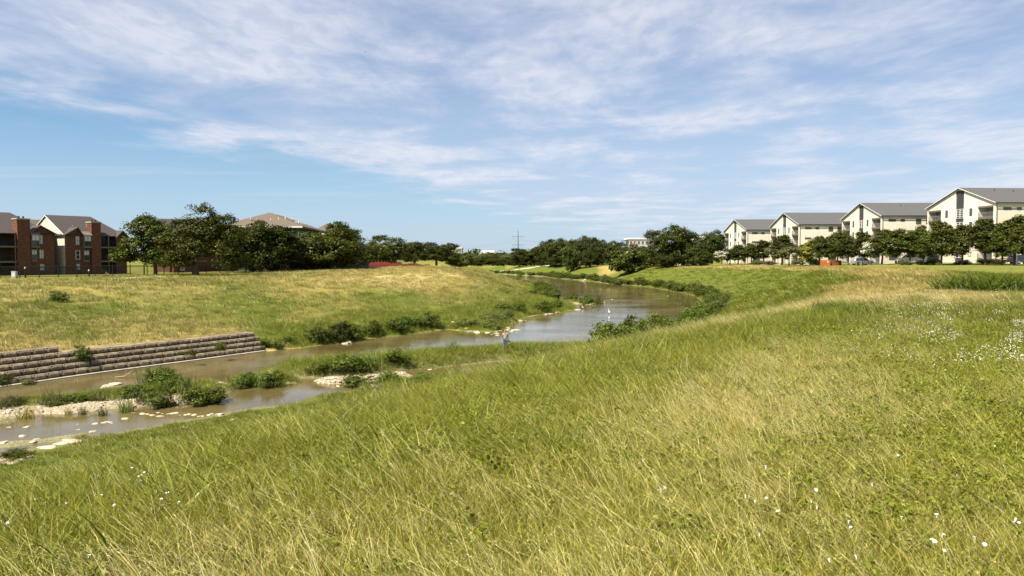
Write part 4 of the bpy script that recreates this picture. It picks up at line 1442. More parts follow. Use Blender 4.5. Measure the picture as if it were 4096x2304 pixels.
tree('low dark hedge tree at the foot of the tallest round tree', 2665, 1010, 234, 110, 'dense_b', GF, 'leaf_dark')

GS = 'street trees before the white apartments'
for px, top, yy, w, key, lf, lb in (
    (2885, 1010, 236, 46, 'myrtle', None, 'white blossoming small tree at the left end of the street trees'),
    (2920, 1003, 238, 50, 'street_b', 'leaf_dark', 'low dark street tree right of the leftmost white blossoming tree'),
    (2953, 986, 236, 58, 'street_a', 'leaf_dark', 'pointed street tree before the farthest block near corner'),
    (3008, 980, 232, 62, 'street_b', 'leaf_mid', 'bright street tree before the farthest block side wall'),
    (3056, 968, 228, 60, 'street_c', 'leaf_dark', 'street tree between the farthest and the third block'),
    (3092, 998, 215, 60, 'umbrella', 'leaf_olive', 'small grey olive tree left of the wide umbrella shaped one'),
    (3130, 948, 214, 84, 'street_a', 'leaf_dark', 'tall street tree before the third block gable'),
    (3157, 994, 196, 86, 'umbrella', 'leaf_olive', 'wide umbrella shaped grey olive tree on the lawn'),
    (3212, 985, 205, 46, 'street_b', 'leaf_mid', 'slim street tree left of the yellow tree'),
    (3242, 968, 200, 62, 'street_a', 'leaf_yellow', 'street tree with bright yellow blossom'),
    (3280, 952, 198, 66, 'street_b', 'leaf_mid', 'dark street tree just right of the yellow one'),
    (3318, 951, 196, 58, 'street_c', 'leaf_dark', 'street tree above the orange wooden enclosure'),
    (3352, 934, 192, 72, 'street_a', 'leaf_mid', 'tall street tree left of the second block'),
    (3396, 947, 186, 78, 'street_b', 'leaf_dark', 'street tree left of the parked silver car'),
    (3455, 934, 178, 76, 'street_a', 'leaf_dark', 'street tree over the parked silver car'),
    (3481, 974, 174, 46, 'myrtle', None, 'white blossoming tree beside the parked silver car'),
    (3530, 926, 172, 88, 'street_b', 'leaf_mid', 'street tree before the second block near corner'),
    (3587, 924, 166, 88, 'street_a', 'leaf_mid', 'street tree left of the white pickup'),
    (3640, 931, 162, 78, 'street_c', 'leaf_mid', 'street tree over the white pickup'),
    (3680, 910, 190, 78, 'street_b', 'leaf_mid', 'taller tree behind the pickup, beside the nearest block edge'),
    (3698, 962, 154, 50, 'street_c', 'leaf_mid', 'slim small tree between pickup and nearest block'),
    (3768, 892, 150, 104, 'street_a', 'leaf_mid', 'street tree under the far balconies of the nearest block'),
    (3852, 908, 147, 94, 'street_b', 'leaf_mid', 'street tree below the dark stair strip of the nearest block'),
    (3946, 888, 142, 108, 'street_b', 'leaf_dark', 'dark street tree under the near balconies of the nearest block'),
    (4012, 913, 138, 88, 'street_a', 'leaf_mid', 'street tree before the nearest block side wall'),
    (4062, 872, 136, 92, 'street_c', 'leaf_mid', 'tall street tree near the right edge by the white cabinet'),
    (4105, 902, 132, 92, 'street_b', 'leaf_mid', 'street tree cut off by the right edge'),
):
    tree(lb, px, top - 5, yy, w * 1.12, key, GS, lf, name='street_tree')

# bare dead tree on the far skyline
dead = MB()
rr = random.Random(3)
dead.tube([(0, 0, -1), (.1, 0, 5), (.2, 0, 9)], [.28, .2, .1], 6)
for k in range(11):
    a = rr.uniform(0, 6.28); z0 = rr.uniform(5, 9)
    tip = Vector((math.cos(a) * rr.uniform(1, 3), math.sin(a) * 1.5, z0 + rr.uniform(1.5, 3.5)))
    s0 = Vector((.15, 0, z0))
    dead.tube([s0, s0.lerp(tip, .5) + Vector((0, 0, .3)), tip], [.1, .06, .02], 4)
p = at(2470, 950, y=318)
dt = dead.build('bare_tree', MATS['pale_bark'])
dt.location = (p[0], 318, p[2] - 12.3)
tag(dt, 'bare leafless tree top above the far bank trees', 'tree')

# far-off wood that reads as one mass behind the houses
rng = np.random.default_rng(5)
C, R = [], []
for k in range(420):
    az = rng.uniform(-36, 36)
    d = rng.uniform(520, 900)
    x, y = d * math.tan(math.radians(az)), d
    h = rng.uniform(5, 10)
    for q in range(2):
        C.append((x + rng.uniform(-4, 4), y + rng.uniform(-4, 4), 4 + h * rng.uniform(.3, .85))); R.append(rng.uniform(3, 5))
V = leaf_cloud(rng, np.array(C), np.array(R), 34, 1.1, np.array([0, 900.0, 0]))
wood = link('distant_wood', mesh_arrays('distant_wood', V, np.arange(len(V)).reshape(-1, 4), [MATS['leaf_dark']]))
tag(wood, 'far-off band of dark trees along the horizon', 'wood', kind='stuff')

# ------------------------------------------------------------------ shrubs
SHRUB = []
for s in range(5):
    rg = np.random.default_rng(90 + s)
    lob = rlobes(60 + s, 6, .75, .25, 1.25, .42, .62)
    SHRUB.append(crown_mesh('riverside_shrub', 70 + s, lob, 120, 34, .27, .055, MATS['leaf_shrub'], low=-1.0, fill=.3))


def tuft_mesh(name, seed, nb, hmin, hmax, width, spread, lean, mat, seg=3, curve=.5, head=0.0, leandir=None):
    """a tuft of tapering, bending blades"""
    rng = np.random.default_rng(seed)
    V, Fc = [], []
    for b_ in range(nb):
        a = rng.uniform(0, 6.283); rr_ = spread * math.sqrt(rng.random())
        base = np.array([rr_ * math.cos(a), rr_ * math.sin(a), -0.02])
        h = rng.uniform(hmin, hmax)
        if leandir is None:
            la = rng.uniform(0, 6.283); ln = lean * rng.uniform(.3, 1.2)
        else:
            la = leandir + rng.normal() * .55; ln = lean * rng.uniform(.45, 1.35)
        dirv = np.array([math.cos(la), math.sin(la), 0])
        sa = rng.uniform(0, 6.283)
        side = np.array([math.cos(sa), math.sin(sa), 0])
        w = width * rng.uniform(.6, 1.3)
        n0 = len(V)
        for k in range(seg + 1):
            f = k / seg
            reach = ln * h * (f * (1 - curve) + curve * f * f)
            zz = h * (f - .32 * ln * curve * f * f)
            p = base + dirv * reach + np.array([0, 0, zz])
            ww = w * (1 - f ** 1.6) if head == 0 else w * (1.0 - .35 * f)
            if k == seg and head == 0:
                V.append(p)
            else:
                V.append(p - side * ww / 2); V.append(p + side * ww / 2)
        for k in range(seg):
            i = n0 + 2 * k
            if k == seg - 1 and head == 0: Fc.append((i, i + 1, i + 2, i + 2))
            else: Fc.append((i, i + 1, i + 3, i + 2))
        if head > 0:
            tip = V[-1]; d_ = (V[-1] - V[-3]); d_ = d_ / (np.linalg.norm(d_) + 1e-6)
            for q in range(4):
                c0 = tip + d_ * head * (q / 4 - .35)
                s_ = rng.normal(size=3) * head * .10 + d_ * head * .22
                n0 = len(V)
                o_ = np.cross(s_, rng.normal(size=3)); o_ = o_ / (np.linalg.norm(o_) + 1e-6) * head * .035
                V += [c0 - o_, c0 + o_, c0 + s_ + o_ * .4, c0 + s_ - o_ * .4]
                Fc.append((n0, n0 + 1, n0 + 2, n0 + 3))
    Fc4 = np.array([f for f in Fc], dtype=np.int32)
    tri = Fc4[:, 2] == Fc4[:, 3]
    V = np.array(V)
    # tips: give the last face a fourth point so every face stays a quad
    extra = []
    Fq = Fc4.copy()
    for i in np.nonzero(tri)[0]:
        Fq[i, 3] = len(V) + len(extra)
        extra.append(V[Fq[i, 2]] + np.array([1e-4, 1e-4, 0]))
    if extra: V = np.vstack([V, np.array(extra)])
    return mesh_arrays(name, V, Fq, [mat])


TALL = [tuft_mesh('tall_grass', 60 + s, 300, .45, 1.2, .032, .8, 1.15, MATS['leaf_shrub'], seg=5, curve=.9) for s in range(3)]
REED = [tuft_mesh('reed_clump', 40 + s, 90, .7, 1.5, .035, .5, .55, MATS['leaf_reed'], seg=5, curve=.8) for s in range(3)]


ORD = ['first', 'second', 'third', 'fourth', 'fifth', 'sixth', 'seventh', 'eighth', 'ninth', 'tenth', 'eleventh', 'twelfth', 'thirteenth', 'fourteenth',
       'fifteenth', 'sixteenth', 'seventeenth', 'eighteenth', 'nineteenth']
for tens, word in ((2, 'twent'), (3, 'thirt'), (4, 'fort')):
    ORD += [word + 'ieth'] + [word + 'y-' + o for o in ORD[:9]]
ROWS = {}


def number_rows():
    """members of short shrub rows are told apart by their order from the left"""
    for key, objs in ROWS.items():
        if len(objs) > len(ORD) or len(objs) < 2: continue
        objs.sort(key=lambda o: o.location.x / max(o.location.y, 1))
        for i, o in enumerate(objs):
            o['label'] = o['label'] + ', ' + ORD[i] + ' from the left'


def shrub(label, x, y, w, h, group=None, leafm=None, name='riverside_shrub', kind='s', lift=-.05, cat='shrub'):
    me_ = SHRUB[random.randrange(5)] if kind == 's' else TALL[random.randrange(3)] if kind == 't' else REED[random.randrange(3)]
    s0 = 2.7 if kind == 's' else 2.0
    h0 = 1.75 if kind == 's' else 1.25
    o = link(name, me_, None, (x, y, max(gz(x, y), 0.0) + lift), (0, 0, random.uniform(0, 6.28)), (w / s0, w / s0 * random.uniform(.85, 1.15), h / h0))
    if leafm:
        o.material_slots[0].link = 'OBJECT'; o.material_slots[0].material = MATS[leafm]
    if group and name == 'riverside_shrub': ROWS.setdefault(group, []).append(o)
    return tag(o, label, cat, group)


def along(poly, a, b, step, off, jit, fn, rr):
    """walk a polyline from fraction a to b (metres) and call fn(x, y) at an inland offset"""
    P = np.array(poly); seg = np.hypot(*np.diff(P, axis=0).T); S = np.concatenate([[0], np.cumsum(seg)])
    s = a
    while s < b:
        x, y = np.interp(s, S, P[:, 0]), np.interp(s, S, P[:, 1])
        x2, y2 = np.interp(s + .5, S, P[:, 0]), np.interp(s + .5, S, P[:, 1])
        d = Vector((x2 - x, y2 - y)).normalized()
        nn = Vector((-d.y, d.x))
        o = off + rr.uniform(-jit, jit)
        fn(x + nn.x * o, y + nn.y * o)
        s += step * rr.uniform(.6, 1.4)


def arc_of(poly, x, y):
    return float(pdist(np.array([x]), np.array([y]), poly)[1][0])


rr = random.Random(12)
aL = lambda px, py: arc_of(LEFT, *at(px, py, z=0.0)[:2])
# left bank brush from the wall's end to the spit
along(LEFT, aL(1070, 1404) , aL(1250, 1388), 1.5, 1.3, .7, lambda x, y: shrub('green brush at the water where the retaining wall ends', x, y, rr.uniform(1.6, 2.6), rr.uniform(.7, 1.2), 'brush at the end of the wall', lift=-.1), rr)
along(LEFT, aL(1290, 1380), aL(1420, 1368), 1.4, 1.4, .8, lambda x, y: shrub('taller dark shrub over the pale rock on the left water edge', x, y, rr.uniform(2.4, 3.4), rr.uniform(1.7, 2.4), 'dark shrubs over the pale rock', 'leaf_dark'), rr)
along(LEFT, aL(1440, 1362), aL(1790, 1318), 1.7, 1.5, .8, lambda x, y: shrub('dense shrub in the row along the left bank behind the angler', x, y, rr.uniform(2.6, 4.0), rr.uniform(1.2, 2.1), 'shrubs along the left bank'), rr)
along(LEFT, aL(1800, 1322), aL(2090, 1275), 2.2, 2.6, 1.2, lambda x, y: shrub('low weedy shrub on the left bank by the white rocks', x, y, rr.uniform(2.2, 3.6), rr.uniform(.8, 1.4), 'weeds by the white rocks', 'leaf_reed'), rr)
along(LEFT, aL(2100, 1270), aL(2300, 1238), 2.2, 2.4, 1.4, lambda x, y: shrub('leafy shrub on the grassy spit of the left bank', x, y, rr.uniform(2.8, 4.5), rr.uniform(1.1, 1.9), 'shrubs on the left bank spit'), rr)
along(LEFT, aL(2262, 1208), aL(2197, 1159), 2.4, 2.0, 1.2, lambda x, y: shrub('tall shrub on the spur where the river bends behind', x, y, rr.uniform(3.0, 4.8), rr.uniform(1.3, 2.3), 'shrubs on the spur of the left bank'), rr)
along(LEFT, aL(2192, 1156), aL(1960, 1113), 4.5, 1.2, .8, lambda x, y: shrub('far shrub on the left bank upstream of the spur', x, y, rr.uniform(3.2, 5), rr.uniform(.6, 1.0), 'far shrubs on the left bank'), rr)
aR = lambda x, y: arc_of(RIGHT, x, y)
along(RIGHT, aR(5.5, 61.5), aR(14, 76), 1.5, -1.2, .8, lambda x, y: shrub('dark bush on the near bank before the wide pool', x, y, rr.uniform(3.0, 4.2), rr.uniform(2.9, 3.6), 'bushes on the near bank', 'leaf_shrub'), rr)
along(RIGHT, aR(15, 78), aR(24, 101), 2.0, -1.3, .8, lambda x, y: shrub('round bush on the near bank right of the wide pool', x, y, rr.uniform(2.8, 4.2), rr.uniform(2.1, 2.9), 'bushes right of the pool', 'leaf_shrub'), rr)
along(RIGHT, aR(25, 105), aR(36, 150), 2.6, -1.8, 1.2, lambda x, y: shrub('waterside shrub under the green slope at the pool end', x, y, rr.uniform(3.0, 5.0), rr.uniform(1.3, 2.4), 'shrubs under the green slope', rr.choice(['leaf_shrub', 'leaf_olive', 'leaf_mid'])), rr)
along(RIGHT, aR(36.5, 152), aR(35, 205), 2.8, -1.6, 1.2, lambda x, y: shrub('shrub in the row along the right water edge', x, y, rr.uniform(3.2, 5.2), rr.uniform(1.6, 2.8), 'shrubs along the right water edge', rr.choice(['leaf_shrub', 'leaf_mid', 'leaf_mid'])), rr)
along(RIGHT, aR(34, 207), aR(8, 330), 3.6, -1.6, 1.2, lambda x, y: shrub('far shrub in the row under the far bank trees', x, y, rr.uniform(3.6, 6), rr.uniform(1.6, 2.6), 'far shrubs below the far trees', rr.choice(['leaf_shrub', 'leaf_mid', 'leaf_olive'])), rr)
along(RIGHT, aR(6, 335), aR(-60, 410), 5, -1.5, 1.2, lambda x, y: shrub('tiny farthest shrub where the river turns out of sight', x, y, rr.uniform(4, 6), rr.uniform(1.6, 2.4), 'farthest shrubs'), rr)
# islands
for px, py, w, h, kd, lf, lb in (
    (590, 1555, 2.2, 1.9, 'r', 'leaf_reed', 'tall pale reed clump on the left gravel island'),
    (640, 1555, 2.4, 1.6, 's', 'leaf_shrub', 'tall leafy bush at the middle of the left island'),
    (545, 1590, 2.4, 1.2, 's', 'leaf_shrub', 'low leafy bush left of the tall reed clump'),
    (700, 1570, 2.4, 1.3, 's', 'leaf_shrub', 'leafy bush behind the pale stones on the island'),
    (745, 1590, 2.2, 1.3, 'r', 'leaf_reed', 'grassy bush on the right half of the left island'),
    (800, 1600, 2.4, 1.2, 's', 'leaf_shrub', 'dark bush near the right tip of the left island'),
    (850, 1590, 2.0, 1.0, 's', 'leaf_dark', 'dark low bush at the very right tip of the left island'),
    (640, 1610, 1.8, 1.0, 's', 'leaf_shrub', 'leafy bush at the front edge of the left island'),
    (500, 1630, 1.5, 1.1, 'r', 'leaf_reed', 'grass clump standing in the gravel of the left island'),
    (565, 1605, 1.2, .8, 'r', 'leaf_olive', 'small pale grass clump beside the gravel'),
    (395, 1605, 1.5, 1.2, 'r', 'leaf_olive', 'pale feathery grass clump on the gravel ridge'),
    (310, 1610, 1.8, .8, 's', 'leaf_shrub', 'low dark weeds on the gravel ridge'),
    (200, 1622, 1.7, 1.2, 'r', 'leaf_olive', 'pale feathery grass clump toward the left frame edge'),
    (250, 1618, 1.6, .8, 's', 'leaf_mid', 'low weeds between the two pale grass clumps'),
    (105, 1655, 1.5, .9, 'r', 'leaf_yellow', 'yellow green grass clump on the gravel near the left edge'),
    (20, 1640, 1.7, .9, 'r', 'leaf_olive', 'grass clump cut by the left edge above the gravel'),
    (60, 1625, 1.5, .7, 's', 'leaf_mid', 'low weeds above the gravel near the left edge'),
    (330, 1640, .7, .6, 'r', 'leaf_olive', 'small grass sprig on the white gravel, right one'),
    (270, 1640, .6, .5, 'r', 'leaf_yellow', 'small grass sprig on the white gravel, left one'),
    (410, 1645, .8, .7, 'r', 'leaf_olive', 'small grass clump at the gravel front'),
    (975, 1535, 2.0, 1.1, 's', 'leaf_shrub', 'left bush of the little round islet'),
    (1030, 1530, 2.2, 1.2, 'r', 'leaf_reed', 'grassy middle of the little round islet'),
    (1085, 1532, 2.0, 1.2, 's', 'leaf_shrub', 'right bush of the little round islet'),
    (1290, 1490, 2.4, .9, 's', 'leaf_shrub', 'low bush at the left tip of the angler spit'),
    (1400, 1480, 3.0, 1.3, 's', 'leaf_shrub', 'leafy bush on the left part of the angler spit'),
    (1480, 1470, 3.0, 1.3, 'r', 'leaf_reed', 'grassy mound behind the white egret'),
    (1580, 1460, 3.0, 1.2, 's', 'leaf_shrub', 'dark leafy mound right of the white egret'),
    (1560, 1520, 2.6, 1.0, 's', 'leaf_shrub', 'dark low bush in front of the white egret'),
    (1430, 1525, 2.8, .8, 's', 'leaf_mid', 'flat green mat in front of the white egret'),
    (1680, 1530, 2.2, .9, 's', 'leaf_shrub', 'low bush by the brown puddle'),
    (1810, 1420, 2.0, 1.3, 'r', 'leaf_reed', 'tall grass tuft left of the angler'),
    (2110, 1425, 2.2, 1.2, 'r', 'leaf_reed', 'grass tuft just right of the angler'),
    (2190, 1440, 1.8, 1.5, 's', 'leaf_shrub', 'leafy shrub right of the angler at the spit tip'),
    (2245, 1440, 1.6, 1.0, 's', 'leaf_shrub', 'last low shrub on the right tip of the angler spit'),
    (2290, 1205, 4.2, 1.7, 's', 'leaf_shrub', 'left bush of the islet in the middle of the pool'),
    (2350, 1212, 4.8, 1.8, 's', 'leaf_shrub', 'right bush of the islet in the middle of the pool'),
    (2395, 1208, 3.8, 2.1, 'r', 'leaf_olive', 'pale dry reeds on the islet in the middle of the pool'),
    (330, 1438, 1.7, 1.5, 's', 'leaf_shrub', 'green bush growing out of the retaining wall at its step'),
    (768, 1412, 1.3, .7, 's', 'leaf_shrub', 'small bush growing from the retaining wall right half'),
    (880, 1395, 1.3, .9, 's', 'leaf_shrub', 'bush growing from the retaining wall near its end'),
    (20, 1530, 1.6, .9, 's', 'leaf_dark', 'dark weeds at the wall foot by the left edge'),
    (112, 1528, 1.4, .5, 's', 'leaf_olive', 'low weeds on the lowest wall course near the left'),
    (232, 1172, 2.4, 1.3, 's', 'leaf_shrub', 'lone dark bush on the left grass slope'),
    (2745, 1222, 3.0, 1.6, 'r', 'leaf_olive', 'pale straw colored reeds at the right end of the pool'),
    (60, 1815, 1.6, .5, 's', 'leaf_mid', 'low weeds on the near rocky shore at the left edge'),
):
    if 'retaining wall' in lb or 'wall' in lb:
        x, y, _ = at(px, py, z=1.0)
        o = shrub(lb, x, y, w, h, None, lf, 'wall_shrub' if kd == 's' else 'grass_clump', kd)
        o.location.z = .75
    elif 'slope' in lb:
        x, y, _ = at(px, py, z=5.0)
        shrub(lb, x, y, w, h, None, lf, 'shrub', kd)
    else:
        x, y, _ = at(px, py, z=.25)
        k_ = 1.2 if py > 1380 else 1.0
        shrub(lb, x, y, w * k_, h * (.9 + .1 * k_), None, lf, 'riverside_shrub' if kd == 's' else 'grass_clump', kd, cat='shrub' if kd == 's' else 'grass clump')
# tall grass clumps on the plateau, right
for px, py, w, h, lb in ((3850, 1146, 3.4, 1.65, 'left part of the tall dark grass clump on the right meadow'),
                         (3935, 1150, 3.4, 1.6, 'middle of the tall dark grass clump on the right meadow'),
                         (4060, 1150, 3.8, 1.8, 'tall dark grass clump cut by the right edge'),
                         (3330, 1205, 1.6, .75, 'small dark grass tuft on the crest by the straw band')):
    x, y, _ = at(px, py, z=7.0)
    shrub(lb, x, y, w, h, 'tall grass clumps on the right meadow', 'leaf_shrub', 'grass_clump', 't', cat='grass clump')
# hedges and low planting before the white apartments
for px, y, w, h, lf, lb in ((3030, 225, 7, 1.6, 'leaf_olive', 'low grey hedge before the farthest white block'), (3080, 222, 6, 1.3, 'leaf_rust', 'rusty low hedge before the third block'),
                            (3190, 205, 5, 2.2, 'leaf_olive', 'rounded shrub left of the yellow tree'), (3255, 200, 6, 2.4, 'leaf_mid', 'green shrub left of the wooden enclosure'),
                            (3625, 158, 4, 1.3, 'leaf_olive', 'pale shrub before the white pickup'), (3680, 157, 4, 1.2, 'leaf_rust', 'reddish shrub right of the white pickup'),
                            (3725, 156, 4, 1.1, 'leaf_mid', 'green hedge left of the nearest block stair'), (3850, 150, 5, 1.1, 'leaf_mid', 'hedge under the window of the nearest block'),
                            (3950, 150, 6, 1.3, 'leaf_dark', 'dark long hedge below the near balconies, left part'), (3990, 149, 6, 1.3, 'leaf_dark', 'dark long hedge below the near balconies, right part')):
    x = (px - 2048) / F_PX * y
    shrub(lb, x, y, w, h, None, lf, 'hedge', 's')
# ------------------------------------------------------------------ fences
def walk(pts, step):
    out_ = []
    for (ax, ay), (bx, by) in zip(pts[:-1], pts[1:]):
        L = math.hypot(bx - ax, by - ay); n = max(1, round(L / step))
        for k in range(n): out_.append((ax + (bx - ax) * k / n, ay + (by - ay) * k / n))
    out_.append(pts[-1])
    return out_


def iron_fence(label, pts, h=1.8):
    r = empty('iron_fence', (pts[0][0], pts[0][1], gz(*pts[0])))
    tag(r, label, 'fence')
    o0 = r.location
    P = walk(pts, 2.4)
    for i, (x, y) in enumerate(P):
        z = gz(x, y)
        MB().box(x - o0.x - .05, x - o0.x + .05, y - o0.y - .05, y - o0.y + .05, z - o0.z - .3, z - o0.z + h + .08).build('post', MATS['black_iron'], r)
        if i + 1 == len(P): break
        x2, y2 = P[i + 1]; z2 = gz(x2, y2)
        pn = MB()
        a = Vector((x, y, z)) - o0; b_ = Vector((x2, y2, z2)) - o0
        for f in (.12, .86, .97):
            pn.tube([a + Vector((0, 0, h * f)), b_ + Vector((0, 0, h * f))], .032, 4)
        n = 18
        for k in range(1, n):
            c = a.lerp(b_, k / n)
            pn.box(c.x - .017, c.x + .017, c.y - .017, c.y + .017, c.z + .08, c.z + h)
        tag(pn.build('picket_panel', MATS['black_iron'], r), kind='stuff')
    return r


iron_fence('black iron picket fence along the left bank before the brick apartments', [(-108, 97), (-76.5, 115), (-57.4, 127), (-47, 136), (-41.5, 142)])


def plank_fence(name, label, pts, h, mat, z=None):
    r = empty(name, (pts[0][0], pts[0][1], gz(*pts[0]) if z is None else z))
    tag(r, label, 'fence')
    o0 = r.location
    P = walk(pts, 2.2)
    for i in range(len(P)):
        x, y = P[i]; zz = gz(x, y) - o0.z
        MB().box(x - o0.x - .06, x - o0.x + .06, y - o0.y + .03, y - o0.y + .15, zz - .3, zz + h + .05).build('post', MATS[mat], r)
        if i + 1 == len(P): break
        x2, y2 = P[i + 1]
        pn = MB(); n = 14
        d = Vector((x2 - x, y2 - y, 0)); L = d.length; d.normalize(); nn = Vector((-d.y, d.x, 0))
        for k in range(n):
            a = Vector((x - o0.x, y - o0.y, zz)) + d * (L * k / n + .01); b_ = a + d * (L / n - .02)
            hh = h + random.uniform(-.03, .03)
            pn.add([tuple(a), tuple(b_), tuple(b_ + nn * .02), tuple(a + nn * .02)] + [tuple(v + Vector((0, 0, hh))) for v in (a, b_, b_ + nn * .02, a + nn * .02)],
                   [(0, 3, 2, 1), (4, 5, 6, 7), (0, 1, 5, 4), (1, 2, 6, 5), (2, 3, 7, 6), (3, 0, 4, 7)])
        tag(pn.build('board_panel', MATS[mat], r), kind='stuff')
    return r


plank_fence('wooden_fence', 'weathered grey wooden fence left of the broad rounded tree', [(-46.5, 147), (-37.5, 151)], 1.75, 'grey_wood')
plank_fence('wooden_fence', 'weathered grey wooden fence in the shade under the broad rounded tree', [(-34.8, 152), (-29.5, 158)], 1.7, 'grey_wood')
# orange safety mesh on thin posts
om = empty('safety_fence', (-33, 178, gz(-33, 178)))
tag(om, 'red orange plastic mesh safety fence along the left bank trail', 'fence')
P = walk([(-29.4, 158), (-28.4, 172), (-27.6, 190), (-27.1, 215), (-26.1, 245)], 3.0)
for i, (x, y) in enumerate(P):
    z = gz(x, y) - om.location.z
    MB().tube([(x + 33, y - 178, z - .3), (x + 33, y - 178, z + 1.65)], .03, 5).build('post', MATS['pale_bark'], om)
    if i + 1 == len(P): break
    x2, y2 = P[i + 1]; z2 = gz(x2, y2) - om.location.z
    s0, s1, s2 = random.uniform(0, .12), random.uniform(0, .12), random.uniform(.05, .2)
    def cp(f, hgt): return (x + 33 + (x2 - x) * f + .02 * math.sin(9 * f), y - 178 + (y2 - y) * f, z + (z2 - z) * f + hgt)
    V = [cp(0, .12), cp(.5, .08), cp(1, .12), cp(1, 1.45 - s1), cp(.5, 1.4 - s2), cp(0, 1.45 - s0)]
    V += [(p[0] + .02, p[1], p[2]) for p in V]
    MB().add(V, [(0, 1, 4, 5), (1, 2, 3, 4), (6, 11, 10, 7), (7, 10, 9, 8), (5, 4, 10, 11), (4, 3, 9, 10)]).build('mesh_panel', MATS['orange_mesh'], om)

# ------------------------------------------------------------------ wooden enclosure by the drive
def enclosure():
    x0, y0, _ = at(3284, 1050, y=188)
    z = gz(x0, y0)
    r = empty('wooden_enclosure', (x0, y0, z), 0)
    tag(r, 'bright orange wooden enclosure gate with a small white notice on the lawn edge', 'enclosure')
    for k in range(11):
        MB().box(.02 + k * .19, .19 + k * .19, 0, .04, .05, 1.5).build('board', MATS['orange_wood'], r)
    MB().box(-.15, .0, -.03, .12, -.3, 1.62).build('post', MATS['orange_wood'], r)
    MB().box(2.13, 2.28, -.03, .12, -.3, 1.62).build('post', MATS['orange_wood'], r)
    MB().box(1.5, 1.85, -.03, -.004, .95, 1.18).build('notice', MATS['white_box'], r)
    for k in range(16):
        MB().box(2.30 + k * .19, 2.47 + k * .19, .35 + .02 * k, .39 + .02 * k, .05, 1.42).build('board', MATS['rust_wood'], r)


enclosure()

# ------------------------------------------------------------------ vehicles
def car(label, loc, rz, kind, paint, group='cars parked by the white apartments', name='parked_car'):
    r = empty(name, loc, rz)
    tag(r, label, 'car' if kind == 'suv' else 'pickup', group)
    w = .92
    if kind == 'suv':
        prof = [(-2.3, .35), (2.3, .35), (2.35, .75), (2.2, .98), (1.25, 1.08), (.55, 1.62), (.2, 1.70), (-1.75, 1.70), (-2.1, 1.45), (-2.32, 1.0)]
        glass = [(1.08, 1.10), (.50, 1.56), (-1.7, 1.60), (-2.0, 1.10)]
        pill = (-.25, -1.25)
        wb = (1.45, -1.4)
    else:
        prof = [(-2.9, .5), (2.9, .5), (2.92, .95), (2.75, 1.18), (1.45, 1.22), (.75, 1.86), (.4, 1.93), (-.75, 1.93), (-1.0, 1.25), (-2.9, 1.22)]
        glass = [(1.25, 1.26), (.72, 1.80), (-.7, 1.85), (-.9, 1.28)]
        pill = (.05,)
        wb = (1.85, -1.75)
    n = len(prof)
    # body: section narrows above the belt line
    V, Fc = [], []
    for s in (-1, -.96, .96, 1):
        for (x, z) in prof:
            k = 1.0 if z < 1.1 else 1 - (z - 1.1) * .22
            V.append((x * (1 if abs(s) < 1 else .985), s * w * k, z if abs(s) < 1 else z * .985 + .01))
    for q in range(3):
        for i in range(n):
            Fc.append((q * n + i, q * n + (i + 1) % n, (q + 1) * n + (i + 1) % n, (q + 1) * n + i))
    Fc += [tuple(range(n)), tuple(range(3 * n, 4 * n))]
    body = MB().add(V, Fc).build('body', MATS[paint], r, False)
    for s in (-1, 1):
        g = MB()
        def q_(x, z): return (x, s * (w * (1 - max(0, z - 1.1) * .22) + .012), z)
        a, b_, c, d = glass
        g.add([q_(*a), q_(*b_), q_(*c), q_(*d)], [(0, 1, 2, 3)])
        gl = g.build('side_window', MATS['glass'], body)
        for px_ in pill:
            MB().box(px_ - .04, px_ + .04, s * (w - .16) if s > 0 else -w - .005, w + .005 if s > 0 else s * (w - .16), 1.1, 1.6).build('pillar', MATS[paint], body)
        for x in wb:
            ty = MB(); ri = MB()
            ty.tube([(x, s * (w - .2), .36), (x, s * (w + .03), .36)], .36, 16)
            o = ty.build('wheel', MATS['tyre'], r)
            ri.tube([(x, s * (w + .031), .36), (x, s * (w + .045), .36)], .22, 12); ri.build('rim', MATS['rim'], o)
        fx = prof[2][0]
        MB().box(fx - .12, fx + .01, s * (w - .32) - .14, s * (w - .32) + .14, .72, .86).build('headlight', MATS['lamp_clear'], r)
        bx_ = prof[0][0]
        MB().box(bx_ - .04, bx_ + .1, s * (w - .16) - .08, s * (w - .16) + .08, .85, 1.1).build('tail_light', MATS['lamp_red'], r)
    fs, ft = glass[0], glass[1]
    ws = MB().add([(fs[0] + .16, -w * .8, fs[1] + .02), (fs[0] + .16, w * .8, fs[1] + .02), (ft[0] + .13, w * .72, ft[1]), (ft[0] + .13, -w * .72, ft[1])], [(0, 1, 2, 3)])
    ws.build('windscreen', MATS['glass'], body)
    if kind == 'pickup':
        MB().box(-2.8, -1.05, -w + .1, w - .1, 1.16, 1.235).build('bed', MATS['dark_panel'], r)
    return r


def ground_at(px, y):
    x = (px - 2048) / F_PX * y
    return (x, y, gz(x, y) + .05)


car('silver car parked under the street trees before the second block', ground_at(3447, 176), math.radians(8), 'suv', 'car_silver')
car('white pickup truck parked before the second block', ground_at(3640, 165), math.radians(170), 'pickup', 'car_white', name='parked_pickup')
car('dark car at the right edge under the last street trees', ground_at(4085, 146), math.radians(10), 'suv', 'car_dark')
car('tiny white car parked beyond the far bank trees', (at(1974, 1058, y=470)[0], 470, gz(at(1974, 1058, y=470)[0], 470)), 0, 'suv', 'car_white', group='far parked cars')

